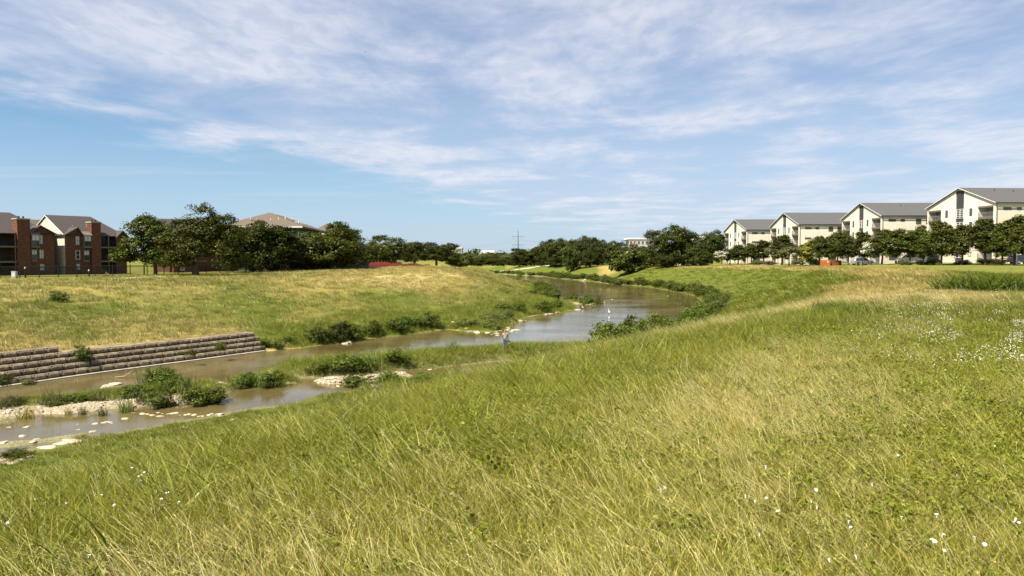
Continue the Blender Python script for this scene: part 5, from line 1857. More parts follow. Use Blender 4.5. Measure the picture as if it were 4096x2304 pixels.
# ------------------------------------------------------------------ small furniture
def cabinet(label, px, y, w, h, name='utility_cabinet', mat='white_box'):
    x, y_, z = ground_at(px, y)
    r = empty(name, (x, y_, z - .05)); tag(r, label, 'cabinet')
    MB().box(-w / 2, w / 2, -.2, .25, .08, h).build('body', MATS[mat], r)
    MB().box(-w / 2 - .04, w / 2 + .04, -.24, .29, h + .002, h + .06).build('lid', MATS[mat], r)
    MB().box(-w / 2 - .05, w / 2 + .05, -.26, .3, -.1, .08).build('plinth', MATS['concrete'], r)
    MB().box(-w / 2 + .05, w / 2 - .05, -.212, -.202, .16, h - .08).build('door', MATS[mat], r)


cabinet('white utility cabinet behind the iron fence at the left edge', 57, 117, .62, .98)
cabinet('white utility cabinet under the last street trees at the right edge', 4061, 140, .50, .95)


def post_lamp(label, px, y, h, mat='black_iron'):
    x, y_, z = ground_at(px, y)
    r = empty('bollard_light', (x, y_, z - .05)); tag(r, label, 'lamp post')
    MB().tube([(0, 0, -.2), (0, 0, h * .8)], .10, 8).build('post', MATS[mat], r)
    MB().tube([(0, 0, h * .8), (0, 0, h)], [.12, .10], 8).build('lamp_head', MATS['white_box'], r)


post_lamp('dark bollard with a white head behind the fence near the left edge', 101, 117, 1.75)
post_lamp('dark bollard with a white head behind the fence left of the oaks', 577, 128, 1.7)
post_lamp('pale slim post between the two brick houses', 356, 124, 1.1)
for px, y, lb in ((3432, 168, 'left black bollard by the silver car'), (3450, 168, 'right black bollard by the silver car'), (3760, 150, 'black bollard left of the nearest block stair'), (3868, 146, 'black bollard on the lawn edge before the nearest block')):
    x, y_, z = ground_at(px, y)
    b_ = MB().tube([(0, 0, -.2), (0, 0, .9), (0, 0, 1.0)], [.13, .13, .07], 8).build('bollard', MATS['black_iron'])
    b_.location = (x, y_, z); tag(b_, lb, 'bollard', 'black bollards along the drive')
x, y_, z = ground_at(4066, 142)
sp_ = MB().tube([(0, 0, -.2), (0, 0, 3.0)], .045, 6).build('sign_post', MATS['rail_metal']); sp_.location = (x, y_, z)
tag(sp_, 'slim pale pole standing behind the right edge cabinet', 'pole')
# stacked timber bin and pergola by the wooden fence
x, y_, z = ground_at(1127, 144)
r = empty('timber_bin', (x, y_, z)); tag(r, 'tan slatted timber bin on the grass before the wooden fence', 'bin')
for k in range(9):
    MB().box(-.85 + k * .19, -.70 + k * .19, -.4, -.36, 0, .85).build('slat', MATS['tan_wood'], r)
MB().box(-.88, .88, -.35, .5, 0, .80).build('box', MATS['tan_wood'], r)
MB().box(-.92, .92, -.45, .55, .802, .90).build('lid', MATS['tan_wood'], r)
x, y_, z = ground_at(1150, 151)
r = empty('pergola', (x, y_, z)); tag(r, 'small timber pergola under the dark trees behind the fence', 'pergola')
for sx in (-1.9, 1.9):
    for sy in (0, 2.2): MB().box(sx - .08, sx + .08, sy - .08, sy + .08, -.3, 2.3).build('post', MATS['tan_wood'], r)
for k in range(6): MB().box(-2.3, 2.3, -.2 + k * .5, -.1 + k * .5, 2.32, 2.45).build('rafter', MATS['tan_wood'], r)
for sx in (-1.9, 1.9): MB().box(sx - .06, sx + .06, -.4, 2.8, 2.2, 2.315).build('beam', MATS['tan_wood'], r)

# ------------------------------------------------------------------ pylons, poles, wires
def pylon(label, px, ytop, y, arms=3, hx=5.2):
    x, _, zt = at(px, ytop, y=y)
    r = empty('power_pylon', (x, y, 4.0)); tag(r, label, 'pylon', 'power pylons')
    H = zt - 4.0
    MB().tube([(0, 0, -1), (0, 0, H * .55), (0, 0, H)], [.9, .6, .25], 8).build('mast', MATS['pylon_steel'], r)
    tips = []
    for k in range(arms):
        z = H - 5.2 - 7.0 * k
        a = MB().tube([(-hx, 0, z + .5), (0, 0, z), (hx, 0, z + .5)], [.16, .30, .16], 6).build('cross_arm', MATS['pylon_steel'], r)
        for s in (-1, 1):
            MB().tube([(s * hx * .95, 0, z + .45), (s * hx * .62, 0, z - 2.6), (s * hx * .30, 0, z + .25)], .10, 4).build('insulator', MATS['pylon_steel'], a)
            tips.append(Vector((x + s * hx * .62, y, 4.0 + z - 2.6)))
    return tips


t1 = pylon('tall steel monopole pylon with three cross arms above the far trees', 2072, 921, 640)
t2 = pylon('pylon top peeking over the tallest round tree', 2683, 890, 560)
for i in range(6):
    a, b_ = t1[i], t2[i]
    lf = a + (a - b_) * 1.9
    pts = []
    for p, q in ((lf, a), (a, b_)):
        for k in range(12):
            f = k / 12
            v = p.lerp(q, f); v.z -= 9 * 4 * f * (1 - f) * ((q - p).length / 250)
            pts.append(v)
    pts.append(b_)
    w_ = MB().tube(pts, .045, 3).build('power_line', MATS['pylon_steel'])
    tag(w_, 'thin power line strung between the two pylons', 'power line', 'power lines between pylons')
for px, top, y, lb, hh in ((2001, 1000, 560, 'wooden utility pole right of the far brick building', 1.8), (2114, 994, 560, 'wooden utility pole left of the small white flat building', 1.8)):
    x, _, zt = at(px, top, y=y)
    r = empty('utility_pole', (x, y, 4.2)); tag(r, lb, 'utility pole', 'far utility poles')
    MB().tube([(0, 0, -1), (0, 0, zt - 4.2)], [.25, .18], 6).build('pole', MATS['bark'], r)
    MB().box(-hh, hh, -.08, .08, zt - 4.9, zt - 4.6).build('cross_arm', MATS['bark'], r)
x, _, zt = at(1894, 990, y=900)
an = MB().tube([(0, 0, 0), (0, 0, zt - 4)], [.4, .15], 4).build('antenna_mast', MATS['pylon_steel']); an.location = (x, 900, 4)
tag(an, 'faint thin antenna mast left of the far brick building', 'mast')

# ------------------------------------------------------------------ people
def skin_mesh(name, verts, edges, radii, root, mat, sub=2):
    me_ = bpy.data.meshes.new(name + '_rig')
    me_.from_pydata(verts, edges, [])
    o = bpy.data.objects.new(name + '_rig', me_)
    COL.objects.link(o)
    md = o.modifiers.new('skin', 'SKIN')
    sv = me_.skin_vertices[0].data
    for i, r_ in enumerate(radii):
        sv[i].radius = (r_, r_) if not isinstance(r_, tuple) else r_
        sv[i].use_root = (i == root)
    s = o.modifiers.new('sub', 'SUBSURF'); s.levels = sub; s.render_levels = sub
    dg = bpy.context.evaluated_depsgraph_get(); dg.update()
    res = bpy.data.meshes.new_from_object(o.evaluated_get(dg))
    bpy.data.objects.remove(o)
    res.materials.clear(); res.materials.append(mat)
    res.polygons.foreach_set('use_smooth', np.ones(len(res.polygons), dtype=bool))
    return res


def standing_person(loc, rz, label):
    r = empty('person', loc, rz); tag(r, label, 'person')
    # faces local +y; 1.74 m tall
    J = dict(pel=(0, 0, .98), wai=(0, .01, 1.10), che=(0, .0, 1.32), nek=(0, -.01, 1.50), hd0=(0, .02, 1.58), hd1=(0, .03, 1.67),
             shL=(-.18, 0, 1.42), elL=(-.24, .04, 1.17), wrL=(-.16, .24, 1.12), shR=(.18, 0, 1.42), elR=(.23, -.03, 1.14), wrR=(.24, .05, .90), hnR=(.24, .07, .80), hnL=(-.11, .31, 1.12),
             hiL=(-.09, 0, .93), knL=(-.11, .02, .50), anL=(-.12, -.01, .08), toL=(-.13, .15, .04), hiR=(.09, 0, .93), knR=(.11, .03, .50), anR=(.13, 0, .08), toR=(.14, .16, .04))
    N = list(J); V = [J[k] for k in N]; ix = {k: i for i, k in enumerate(N)}
    E = [(ix[a], ix[b_]) for a, b_ in (('pel', 'wai'), ('wai', 'che'), ('che', 'nek'), ('nek', 'hd0'), ('hd0', 'hd1'), ('che', 'shL'), ('shL', 'elL'), ('elL', 'wrL'), ('wrL', 'hnL'),
                                       ('che', 'shR'), ('shR', 'elR'), ('elR', 'wrR'), ('wrR', 'hnR'), ('pel', 'hiL'), ('hiL', 'knL'), ('knL', 'anL'), ('anL', 'toL'), ('pel', 'hiR'), ('hiR', 'knR'), ('knR', 'anR'), ('anR', 'toR'))]
    rad = dict(pel=.13, wai=.12, che=(.15, .11), nek=.055, hd0=.085, hd1=.09, shL=.065, elL=.045, wrL=.032, hnL=.04, shR=.065, elR=.045, wrR=.032, hnR=.04, hiL=.095, knL=.06, anL=.042, toL=.035, hiR=.095, knR=.06, anR=.042, toR=.035)
    link('body', skin_mesh('body', V, E, [rad[k] for k in N], 0, MATS['skin']), r)
    def sub(keys, pairs, grow, name, mat, ovr={}):
        V2 = [ovr.get(k, J[k]) for k in keys]; i2 = {k: i for i, k in enumerate(keys)}
        R2 = []
        for k in keys:
            q = rad[k]
            R2.append(tuple(v * grow for v in q) if isinstance(q, tuple) else q * grow)
        link(name, skin_mesh(name, V2, [(i2[a], i2[b_]) for a, b_ in pairs], R2, 0, MATS[mat]), r)
    sub(['pel', 'wai', 'che', 'nek', 'shL', 'elL', 'shR', 'elR'], [('pel', 'wai'), ('wai', 'che'), ('che', 'nek'), ('che', 'shL'), ('shL', 'elL'), ('che', 'shR'), ('shR', 'elR')], 1.22, 'shirt', 'khaki',
        {'pel': (0, 0, .96), 'nek': (0, -.01, 1.47), 'elL': (-.225, .02, 1.24), 'elR': (.215, -.01, 1.24)})
    sub(['pel', 'hiL', 'knL', 'anL', 'hiR', 'knR', 'anR'], [('pel', 'hiL'), ('hiL', 'knL'), ('knL', 'anL'), ('pel', 'hiR'), ('hiR', 'knR'), ('knR', 'anR')], 1.2, 'jeans', 'denim')
    sub(['hd0', 'hd1'], [('hd0', 'hd1')], 1.16, 'hair', 'hair_dark', {'hd0': (0, -.02, 1.63), 'hd1': (0, .005, 1.70)})
    return r


px_, py_, _ = at(2021, 1408, y=65.0)
pz = gz(px_, 65.0)
standing_person((px_, 65.0, pz), math.radians(8), 'angler in a khaki shirt and blue jeans standing on the grassy spit, seen from behind')
bag = empty('shoulder_bag', (px_ + .30, 65.02, pz)); tag(bag, 'small dark bag hanging at the right side of the angler', 'bag')
MB().box(-.06, .12, -.1, .1, .52, .80).build('pouch', MATS['dark_cloth'], bag)
MB().box(-.03, .09, -.115, -.102, .56, .68).build('pocket', MATS['khaki'], bag)
MB().tube([(0, 0, .80), (-.02, .02, .87), (0.0, .04, .80)], .012, 5).build('strap', MATS['dark_cloth'], bag)

# a person sitting on the grass behind the fence
x, y_, z = ground_at(430, 124)
z -= .05
r = empty('person', (x, y_, z), math.radians(190)); tag(r, 'person in a dark top sitting bent forward on the grass behind the fence', 'person')
V = [(0, 0, .14), (0, .06, .35), (0, .18, .56), (0, .27, .66), (0, .34, .76), (-.17, .17, .56), (-.24, .34, .36), (-.2, .5, .16), (.17, .17, .56), (.24, .34, .36), (.2, .5, .16),
     (-.1, .05, .14), (-.16, .42, .38), (-.14, .72, .06), (.1, .05, .14), (.3, .45, .10), (.55, .75, .06)]
E = [(0, 1), (1, 2), (2, 3), (3, 4), (2, 5), (5, 6), (6, 7), (2, 8), (8, 9), (9, 10), (0, 11), (11, 12), (12, 13), (0, 14), (14, 15), (15, 16)]
link('body', skin_mesh('body', V, E, [.13, .12, .13, .06, .10, .06, .045, .035, .06, .045, .035, .09, .06, .04, .09, .06, .04], 0, MATS['skin']), r)
link('top', skin_mesh('top', [V[0], V[1], V[2], V[5], V[8]], [(0, 1), (1, 2), (2, 3), (2, 4)], [.15, .145, .15, .075, .075], 0, MATS['dark_cloth']), r)
link('hair', skin_mesh('hair', [(0, .32, .79), (0, .29, .84)], [(0, 1)], [.11, .09], 0, MATS['hair_dark']), r)

# ------------------------------------------------------------------ birds
def egret(label, px, py, rz, h=.95, walk_=False):
    x, y, _ = at(px, py, z=0.0)
    r = empty('egret', (x, y, 0), rz); tag(r, label, 'bird', 'white egrets in the river')
    k = h / .95
    # body, neck and head are one continuous form (local +x forward)
    pts = [(-.36, 0, .34), (-.25, 0, .41), (-.08, 0, .47), (.08, 0, .50), (.17, 0, .56), (.20, 0, .66), (.15, 0, .76), (.17, 0, .86), (.24, 0, .90), (.30, 0, .895)]
    rad = [.012, .06, .10, .085, .05, .030, .026, .026, .038, .02]
    MB().tube([(a * k, b_, c * k) for a, b_, c in pts], [q * k for q in rad], 8).build('body', MATS['egret_white'], r, True)
    for s in (-1, 1):
        MB().tube([(-.30 * k, s * .06 * k, .36 * k), (-.15 * k, s * .10 * k, .43 * k), (.03 * k, s * .085 * k, .48 * k)], [.015 * k, .05 * k, .03 * k], 6).build('wing', MATS['egret_white'], r, True)
        MB().tube([(0, s * .04, .42 * k), (-.03 * k, s * .04, .2 * k), (.02, s * .045, -.15)], .012, 5).build('leg', MATS['bird_dark'], r)
    MB().tube([(.30 * k, 0, .895 * k), (.43 * k, 0, .875 * k)], [.016 * k, .003], 6).build('beak', MATS['beak_yellow'], r)


egret('white egret wading near the end of the left bank spit', 2330, 1236, math.radians(200), .6)
egret('white egret standing in the middle of the wide pool', 2436, 1257, math.radians(100), .8)
egret('white egret bent low at the edge of the grassy spit', 1436, 1490, math.radians(150), .62)
def duck(label, px, py):
    x, y, _ = at(px, py, z=0.0)
    r = empty('duck', (x, y, 0), random.uniform(0, 6)); tag(r, label, 'bird', 'dark ducks on the pool')
    MB().tube([(-.26, 0, .10), (-.16, 0, .06), (0, 0, .06), (.13, 0, .08), (.19, 0, .16), (.20, 0, .24), (.25, 0, .26)], [.01, .07, .11, .08, .04, .045, .02], 8).build('body', MATS['bird_dark'], r, True)
    MB().tube([(.25, 0, .255), (.33, 0, .245)], [.016, .008], 5).build('beak', MATS['beak_yellow'], r)
duck('dark duck just right of the wading egret', 2341, 1232)
duck('dark duck between the two egrets', 2391, 1241)
duck('dark duck left of the wading egret', 2324, 1231)
# white bird gliding low over the pool
x, y, z = at(2388, 1347, y=82)
r = empty('gliding_egret', (x, y, z), math.radians(-28)); tag(r, 'white bird gliding low over the wide pool with wings spread', 'bird')
MB().tube([(-.35, 0, 0), (-.1, 0, .02), (.15, 0, .02), (.32, 0, .05)], [.01, .06, .05, .015], 8).build('body', MATS['egret_white'], r, True)
for s in (-1, 1):
    MB().slab([(.12, s * .05, .03), (-.10, s * .05, .03), (-.16, s * .62, .14), (.0, s * .66, .16)], .012).build('wing', MATS['egret_white'], r)
# dark bird high in the sky
x, y, z = at(1463, 207, y=330)
r = empty('soaring_bird', (x, y, z), .4); tag(r, 'tiny dark bird soaring high in the cloudy sky', 'bird')
MB().tube([(-.3, 0, 0), (0, 0, 0), (.3, 0, .02)], [.02, .07, .03], 6).build('body', MATS['bird_dark'], r)
for s in (-1, 1):
    MB().slab([(.1, s * .05, .02), (-.12, s * .05, .02), (-.1, s * .7, .12), (.02, s * .7, .12)], .02).build('wing', MATS['bird_dark'], r)
# ------------------------------------------------------------------ rocks
def rock_mesh(seed):
    bm = bmesh.new(); bmesh.ops.create_icosphere(bm, subdivisions=2, radius=.5)
    rr_ = np.random.default_rng(seed)
    ax = rr_.normal(size=(9, 3)); ax /= np.linalg.norm(ax, axis=1)[:, None]
    cut = rr_.uniform(.28, .46, 9)
    for v in bm.verts:
        p = np.array(v.co)
        for a_, c_ in zip(ax, cut):
            d_ = p @ a_
            if d_ > c_: p = p - a_ * (d_ - c_)
        v.co = p
    me_ = bpy.data.meshes.new('rock'); bm.to_mesh(me_); bm.free()
    me_.materials.append(MATS['pale_rock'])
    return me_


ROCK = [rock_mesh(s) for s in range(6)]
rr = random.Random(31)


def rocks(label, group, spots, smin, smax, flat=.45, z=.02):
    for px, py in spots:
        x, y, _ = at(px, py, z=0.0)
        s = rr.uniform(smin, smax)
        o = link('rock', ROCK[rr.randrange(6)], None, (x, y, max(gz(x, y), z - .05)), (rr.uniform(-.2, .2), rr.uniform(-.2, .2), rr.uniform(0, 6.28)), (s * rr.uniform(.9, 1.7), s, s * flat * rr.uniform(.7, 1.3)))
        tag(o, label, 'rock', group)
        ROWS.setdefault(group, []).append(o)


rocks('pale limestone slab in the cluster beyond the angler', 'white rocks beyond the angler',
      [(2008, 1311), (1996, 1317), (2000, 1323), (1985, 1327), (2020, 1321), (2035, 1312), (2030, 1319), (2050, 1322), (2060, 1319), (1975, 1333), (1990, 1334), (2042, 1327), (1965, 1338), (2030, 1300), (2044, 1298), (2085, 1283), (2102, 1281), (1952, 1331), (1988, 1341)], .3, .75, .35)
rocks('pale broken rock at the left water edge, between brush and spit', 'pale rocks below the left bank brush',
      [(1792, 1314), (1815, 1310), (1825, 1306), (1838, 1312), (1846, 1316), (1865, 1322), (1880, 1327), (1895, 1328), (1910, 1330), (1870, 1315)], .35, .8, .5)
rocks('single pale rock at the water under the dark shrubs', 'pale rock under the dark shrubs', [(1395, 1372), (1383, 1374)], .8, 1.2, .5)
rocks('small white rock off the tip of the left bank spit', 'white rocks off the spit tip', [(2308, 1239), (2200, 1255), (2227, 1252), (2185, 1257)], .6, 1.1, .4)
rocks('white stone at the foot of the pool islet', 'white stones of the pool islet', [(2350, 1213), (2370, 1210), (2390, 1208), (2404, 1206), (2265, 1197)], .7, 1.4, .4)
rocks('white boulder in the shrubs of the right water edge', 'white boulders at the right water edge', [(2333, 1124), (2340, 1122), (2325, 1125), (2395, 1106)], .5, 1.0, .6)
rocks('white floating fleck on the pool', 'white flecks on the pool', [(2077, 1319), (2448, 1198), (2672, 1184)], .3, .5, .4)
rocks('flat pale stone breaking the shallow water before the gravel bar', 'stones in the shallow water',
      [(96, 1744), (378, 1695), (311, 1719), (151, 1758), (133, 1774), (412, 1690), (448, 1694), (35, 1710), (98, 1709), (500, 1674), (8, 1781), (370, 1726), (310, 1697), (440, 1688), (540, 1650), (590, 1656), (640, 1664), (880, 1668), (930, 1690), (1150, 1540), (1160, 1520)], .25, .5, .3)
rocks('pale riffle stone in the line right of the gravel bar', 'riffle stones',
      [(565 + k * 14 + rr.randrange(-5, 5), 1651 + rr.randrange(-4, 9) + k * .4) for k in range(24)], .15, .42, .4)
rocks('white stone on the right tip of the left island', 'white stones at the island tip', [(884, 1534), (890, 1538), (880, 1540), (445, 1540), (430, 1545), (460, 1536), (415, 1550)], .5, .9, .4)
rocks('pale rock on the gravel below the angler spit', 'pale rocks below the angler spit',
      [(1270, 1505), (1285, 1497), (1265, 1498), (1300, 1495), (1255, 1495), (1335, 1530), (1310, 1532), (1360, 1534), (1390, 1536), (1420, 1540), (1455, 1536), (1490, 1540), (1530, 1534), (1570, 1536), (1350, 1545), (1440, 1550), (1500, 1548), (1740, 1474), (1720, 1478)], .2, .5, .4)
rocks('flat pale rock shelf piece on the near left shore', 'near shore slabs', [(40, 1835), (90, 1840), (20, 1850), (140, 1832), (180, 1790), (240, 1775), (300, 1768), (60, 1860)], .4, .9, .2)
# driftwood
for px, py, lb in ((500, 1512, 'dark forked driftwood stick in the water behind the island'), (1880, 1318, 'bleached driftwood branch at the left water edge')):
    x, y, _ = at(px, py, z=0.0)
    d = MB().tube([(-.7, 0, .05), (0, 0, .12), (.5, .1, .5)], [.03, .05, .02], 5).tube([(0, 0, .12), (.15, 0, .6)], [.04, .015], 5).build('driftwood', MATS['dead_wood'])
    d.location = (x, y, 0); tag(d, lb, 'driftwood')

# ------------------------------------------------------------------ scattered gravel on the bars
def cloud_object(name, label, cat, coll_objs, P, rot, scl, var, extra=None):
    """points carrying instances: uncountable ground cover as one object"""
    coll = bpy.data.collections.new(name + '_kinds')
    for o in coll_objs: coll.objects.link(o)
    me_ = bpy.data.meshes.new(name)
    me_.vertices.add(len(P)); me_.vertices.foreach_set('co', np.asarray(P, np.float32).ravel())
    me_.attributes.new('rot', 'FLOAT_VECTOR', 'POINT').data.foreach_set('vector', np.asarray(rot, np.float32).ravel())
    me_.attributes.new('scl', 'FLOAT_VECTOR', 'POINT').data.foreach_set('vector', np.asarray(scl, np.float32).ravel())
    me_.attributes.new('variant', 'INT', 'POINT').data.foreach_set('value', np.asarray(var, np.int32))
    for k_, v_ in (extra or {}).items():
        me_.attributes.new(k_, 'FLOAT', 'POINT').data.foreach_set('value', np.asarray(v_, np.float32))
    o = link(name, me_)
    ng = bpy.data.node_groups.new(name + '_scatter', 'GeometryNodeTree')
    ng.interface.new_socket('Geometry', in_out='INPUT', socket_type='NodeSocketGeometry')
    ng.interface.new_socket('Geometry', in_out='OUTPUT', socket_type='NodeSocketGeometry')
    N = ng.nodes
    gi, go = N.new('NodeGroupInput'), N.new('NodeGroupOutput')
    ci = N.new('GeometryNodeCollectionInfo'); ci.inputs['Collection'].default_value = coll
    ci.inputs['Separate Children'].default_value = True; ci.inputs['Reset Children'].default_value = True
    ip = N.new('GeometryNodeInstanceOnPoints'); ip.inputs['Pick Instance'].default_value = True
    def na(nm, ty):
        a_ = N.new('GeometryNodeInputNamedAttribute'); a_.data_type = ty; a_.inputs['Name'].default_value = nm
        return a_.outputs['Attribute']
    er = N.new('FunctionNodeEulerToRotation')
    ng.links.new(na('rot', 'FLOAT_VECTOR'), er.inputs[0])
    ng.links.new(gi.outputs[0], ip.inputs['Points']); ng.links.new(ci.outputs[0], ip.inputs['Instance'])
    ng.links.new(na('variant', 'INT'), ip.inputs['Instance Index'])
    ng.links.new(er.outputs[0], ip.inputs['Rotation']); ng.links.new(na('scl', 'FLOAT_VECTOR'), ip.inputs['Scale'])
    ng.links.new(ip.outputs[0], go.inputs[0])
    md = o.modifiers.new('scatter', 'NODES'); md.node_group = ng
    return tag(o, label, cat, kind='stuff')


def protos(prefix, meshes):
    out_ = []
    for i, me_ in enumerate(meshes):
        out_.append(bpy.data.objects.new(prefix + '_%02d' % i, me_))
    return out_


rng = np.random.default_rng(99)
GP = []
for pts, r_, h_, k_ in BARS:
    if k_ != 'gravel' or h_ < .2: continue
    for _ in range(900):
        j = rng.integers(0, len(pts) - 1); f = rng.random()
        c = np.array(pts[j]) * (1 - f) + np.array(pts[j + 1]) * f + rng.normal(size=2) * r_ * .5
        GP.append(c)
GP = np.array(GP); z_ = land(GP[:, 0], GP[:, 1]); k_ = (z_ > -.03) & (z_ < .7)
GP, z_ = GP[k_], z_[k_]
n = len(GP); s_ = rng.uniform(.2, .45, n) ** 2
cloud_object('gravel', 'pale limestone gravel scattered over the river bars', 'gravel', protos('pebble', ROCK),
             np.column_stack([GP, z_]), rng.uniform(0, 6.28, (n, 3)) * np.array([.1, .1, 1]), np.column_stack([s_ * 1.4, s_, s_ * .5]), rng.integers(0, 6, n))

# ------------------------------------------------------------------ grass
def scatter(x0, x1, y0, y1, n):
    return rng.uniform(x0, x1, n), rng.uniform(y0, y1, n)


def wedge(n, d0, d1, a0=-36.5, a1=36.5, gamma=2.0):
    """points over the meadow in front, denser per square metre where they stand nearer"""
    a = np.radians(rng.uniform(a0, a1, n))
    d = (d0 ** gamma + (d1 ** gamma - d0 ** gamma) * rng.random(n)) ** (1 / gamma)
    return d * np.tan(a), d


def beside(x, y, n, dmax, wide=6.0):
    """the same meadow going on to either side and behind"""
    yy = rng.uniform(-1.0, dmax, n)
    edge = np.maximum(.74 * yy, 0) + rng.uniform(-.3, wide, n)
    xx = np.where(rng.random(n) < .5, edge, -edge)
    return np.concatenate([x, xx]), np.concatenate([y, yy])


def field(x, y):
    z, dl, dr, left, wet, kind = land(x, y, True)
    dry = dryness(x, y, dl, dr, left)
    return z, dl, dr, left, wet, kind, dry


PI2 = 2 * math.pi
short_t = [tuft_mesh('t', 100 + s, 62, .05, .17, .0062, .22, .8, MATS['blade'], seg=2, curve=.6) for s in range(6)]
mid_t = [tuft_mesh('t', 120 + s, 34, .10, .27, .0075, .22, .75, MATS['blade'], seg=3, curve=.65, leandir=math.pi if s % 2 else None) for s in range(6)]
stem_t = [tuft_mesh('t', 140 + s, 13, .18, .46, .0030, .26, 1.0 if s % 3 else .55, MATS['stem_dry'], seg=5, curve=.5 + .08 * (s % 3), head=.05, leandir=math.pi + .25 * (s % 3 - 1)) for s in range(8)]
broad_t = [tuft_mesh('t', 160 + s, 15, .18, .50, .0115, .20, .85, MATS['blade_broad'], seg=5, curve=.8, leandir=math.pi if s % 2 else None) for s in range(6)]
far_t = [tuft_mesh('t', 180 + s, 38, .10, .30, .019, .36, .65, MATS['blade_far'], seg=2, curve=.5, leandir=math.pi) for s in range(5)]


def weed_mesh(seed):
    rg = np.random.default_rng(seed)
    n_ = 9
    C_ = np.column_stack([rg.normal(0, .09, n_), rg.normal(0, .09, n_), rg.uniform(.03, .11, n_)])
    V_ = leaf_cloud(rg, C_, np.full(n_, .06), 11, .013, np.array([0, 0, -.3]))
    return mesh_arrays('t', V_, np.arange(len(V_)).reshape(-1, 4), [MATS['weed']])


weed_t = [weed_mesh(s) for s in range(4)]

# short turf, close
def lay(name, label, kinds, prefix, x, y, keep, smin, smax, zs=1.0, yaw=None, dryadd=0.0, z=None, dry=None):
    x, y, z, dry = x[keep], y[keep], z[keep], dry[keep]
    n = len(x)
    s_ = rng.uniform(smin, smax, n)
    rz_ = rng.uniform(0, PI2, n) if yaw is None else rng.normal(0, yaw, n)
    return cloud_object(name, label, 'grass', protos(prefix, kinds), np.column_stack([x, y, z]),
                        np.column_stack([rng.normal(0, .08, n), rng.normal(0, .08, n), rz_]),
                        np.column_stack([s_, s_, s_ * zs * rng.uniform(.75, 1.2, n)]), rng.integers(0, len(kinds), n),
                        {'dry': np.clip(dry + dryadd + rng.normal(0, .2, n), 0, 1)})


# --- close turf (3 - 17 m)
x, y = beside(*wedge(30000, 2.6, 17.0, gamma=1.45), 9000, 20)
z, dl, dr, left, wet, kind, dry = field(x, y)
ok = ~wet & (dr > 20)
lay('short_grass', 'short green turf of the near meadow', short_t, 'short_tuft', x, y, ok, .8, 1.3, 1.0, None, -.30, z, dry)
x, y = beside(*wedge(11000, 2.8, 24.0, gamma=1.5), 4000, 26)
z, dl, dr, left, wet, kind, dry = field(x, y)
p = -0.823 * x + 0.567 * y
flower_zone = sstep(x - 0.25 * y, 1.4, 3.6)
ok = ~wet & (dr > 18) & (rng.random(len(x)) < .85 - .45 * flower_zone)
lay('meadow_grass', 'wind-bent green and straw grass of the near meadow', mid_t, 'mid_tuft', x, y, ok, .75, 1.25, 1.0, .55, -.22, z, dry)
# --- long pale stems leaning left with the wind
x, y = beside(*wedge(17000, 3.0, 34.0, gamma=1.35), 5000, 32)
z, dl, dr, left, wet, kind, dry = field(x, y)
p = -0.823 * x + 0.567 * y
ok = ~wet & (dr > 20) & (rng.random(len(x)) < np.clip(.12 + 1.15 * dry, 0, 1))
lay('dry_stems', 'long pale dry grass stems leaning left in the near meadow', stem_t, 'stem_tuft', x, y, ok, .5, 1.0, 1.0, .34, 0.1, z, dry)
# --- low broadleaf weeds among the turf
x, y = wedge(9000, 2.8, 20.0, gamma=1.4)
z, dl, dr, left, wet, kind, dry = field(x, y)
fz = sstep(x - 0.25 * y, .6, 3.0)
ok = ~wet & (dr > 20) & (rng.random(len(x)) < .12 + .85 * fz + .5 * sstep(vnoise(x, y, 1.8, 91, 2), .55, .7))
lay('broadleaf_weeds', 'low broadleaf weeds in the turf of the near meadow', weed_t, 'weed', x, y, ok, .8, 1.5, 1.0, None, 0.0, z, dry)
# --- broad green blades on the brink and in patches
x, y = wedge(26000, 3.0, 42.0, gamma=1.5)
z, dl, dr, left, wet, kind, dry = field(x, y)
p = -0.823 * x + 0.567 * y
pr = np.exp(-((p - 7.0) / 2.0) ** 2) * .95 + .75 * sstep(vnoise(x, y, 2.6, 71, 2), .60, .72)
ok = ~wet & (dr > 12) & (rng.random(len(x)) < pr) & (dry < .62)
lay('broad_grass', 'broad bladed green grass on the brink of the near bank', broad_t, 'broad_tuft', x, y, ok, .55, 1.05, 1.0, .5, -.15, z, dry)
# --- a few tall broad blades standing up on the brink
x, y = wedge(1500, 4.0, 26.0, gamma=1.3)
z, dl, dr, left, wet, kind, dry = field(x, y)
p = -0.823 * x + 0.567 * y
ok = ~wet & (dr > 16) & (p > 4.2) & (p < 8.0) & (rng.random(len(x)) < .13)
lay('tall_blades', 'tall broad grass blades standing over the brink of the near bank', broad_t, 'tall_tuft', x, y, ok, 1.2, 1.9, 1.0, .5, -.1, z, dry)
# --- further meadow, slopes and opposite bank
x, y = beside(*wedge(50000, 15.0, 72.0, gamma=1.6), 7000, 72, 8.0)
z, dl, dr, left, wet, kind, dry = field(x, y)
ok = (~wet | (kind == 2)) & (z > .05) & (kind != 1) & ~((left) & (dl < 2.7) & (y < 70))
hid = ~left & (dr > 1.5) & (dr < 24.5) & (y + .5 * x < 62)      # slope turned away from the meadow: thinner
ok &= ~hid | (rng.random(len(x)) < np.where(y < 48, .9, .35))
lay('meadow_grass', 'grass cover of the near slope, spits and middle meadow', far_t, 'far_tuft', x, y, ok, .55, 1.0, .85, .5, 0.0, z, dry)
x, y = wedge(56000, 45.0, 240.0, -40.5, 40.5, gamma=1.35)
z, dl, dr, left, wet, kind, dry = field(x, y)
lawn_ = (~left) & (crest_off(x, y, dr) > 12)
ok = (~wet | (kind == 2)) & (z > .05) & (kind != 1) & ~lawn_ & ~((left) & (dl < 2.7) & (y < 71)) & ~(left & (dl > 62))
sc = np.clip(y / 110, .9, 1.8)
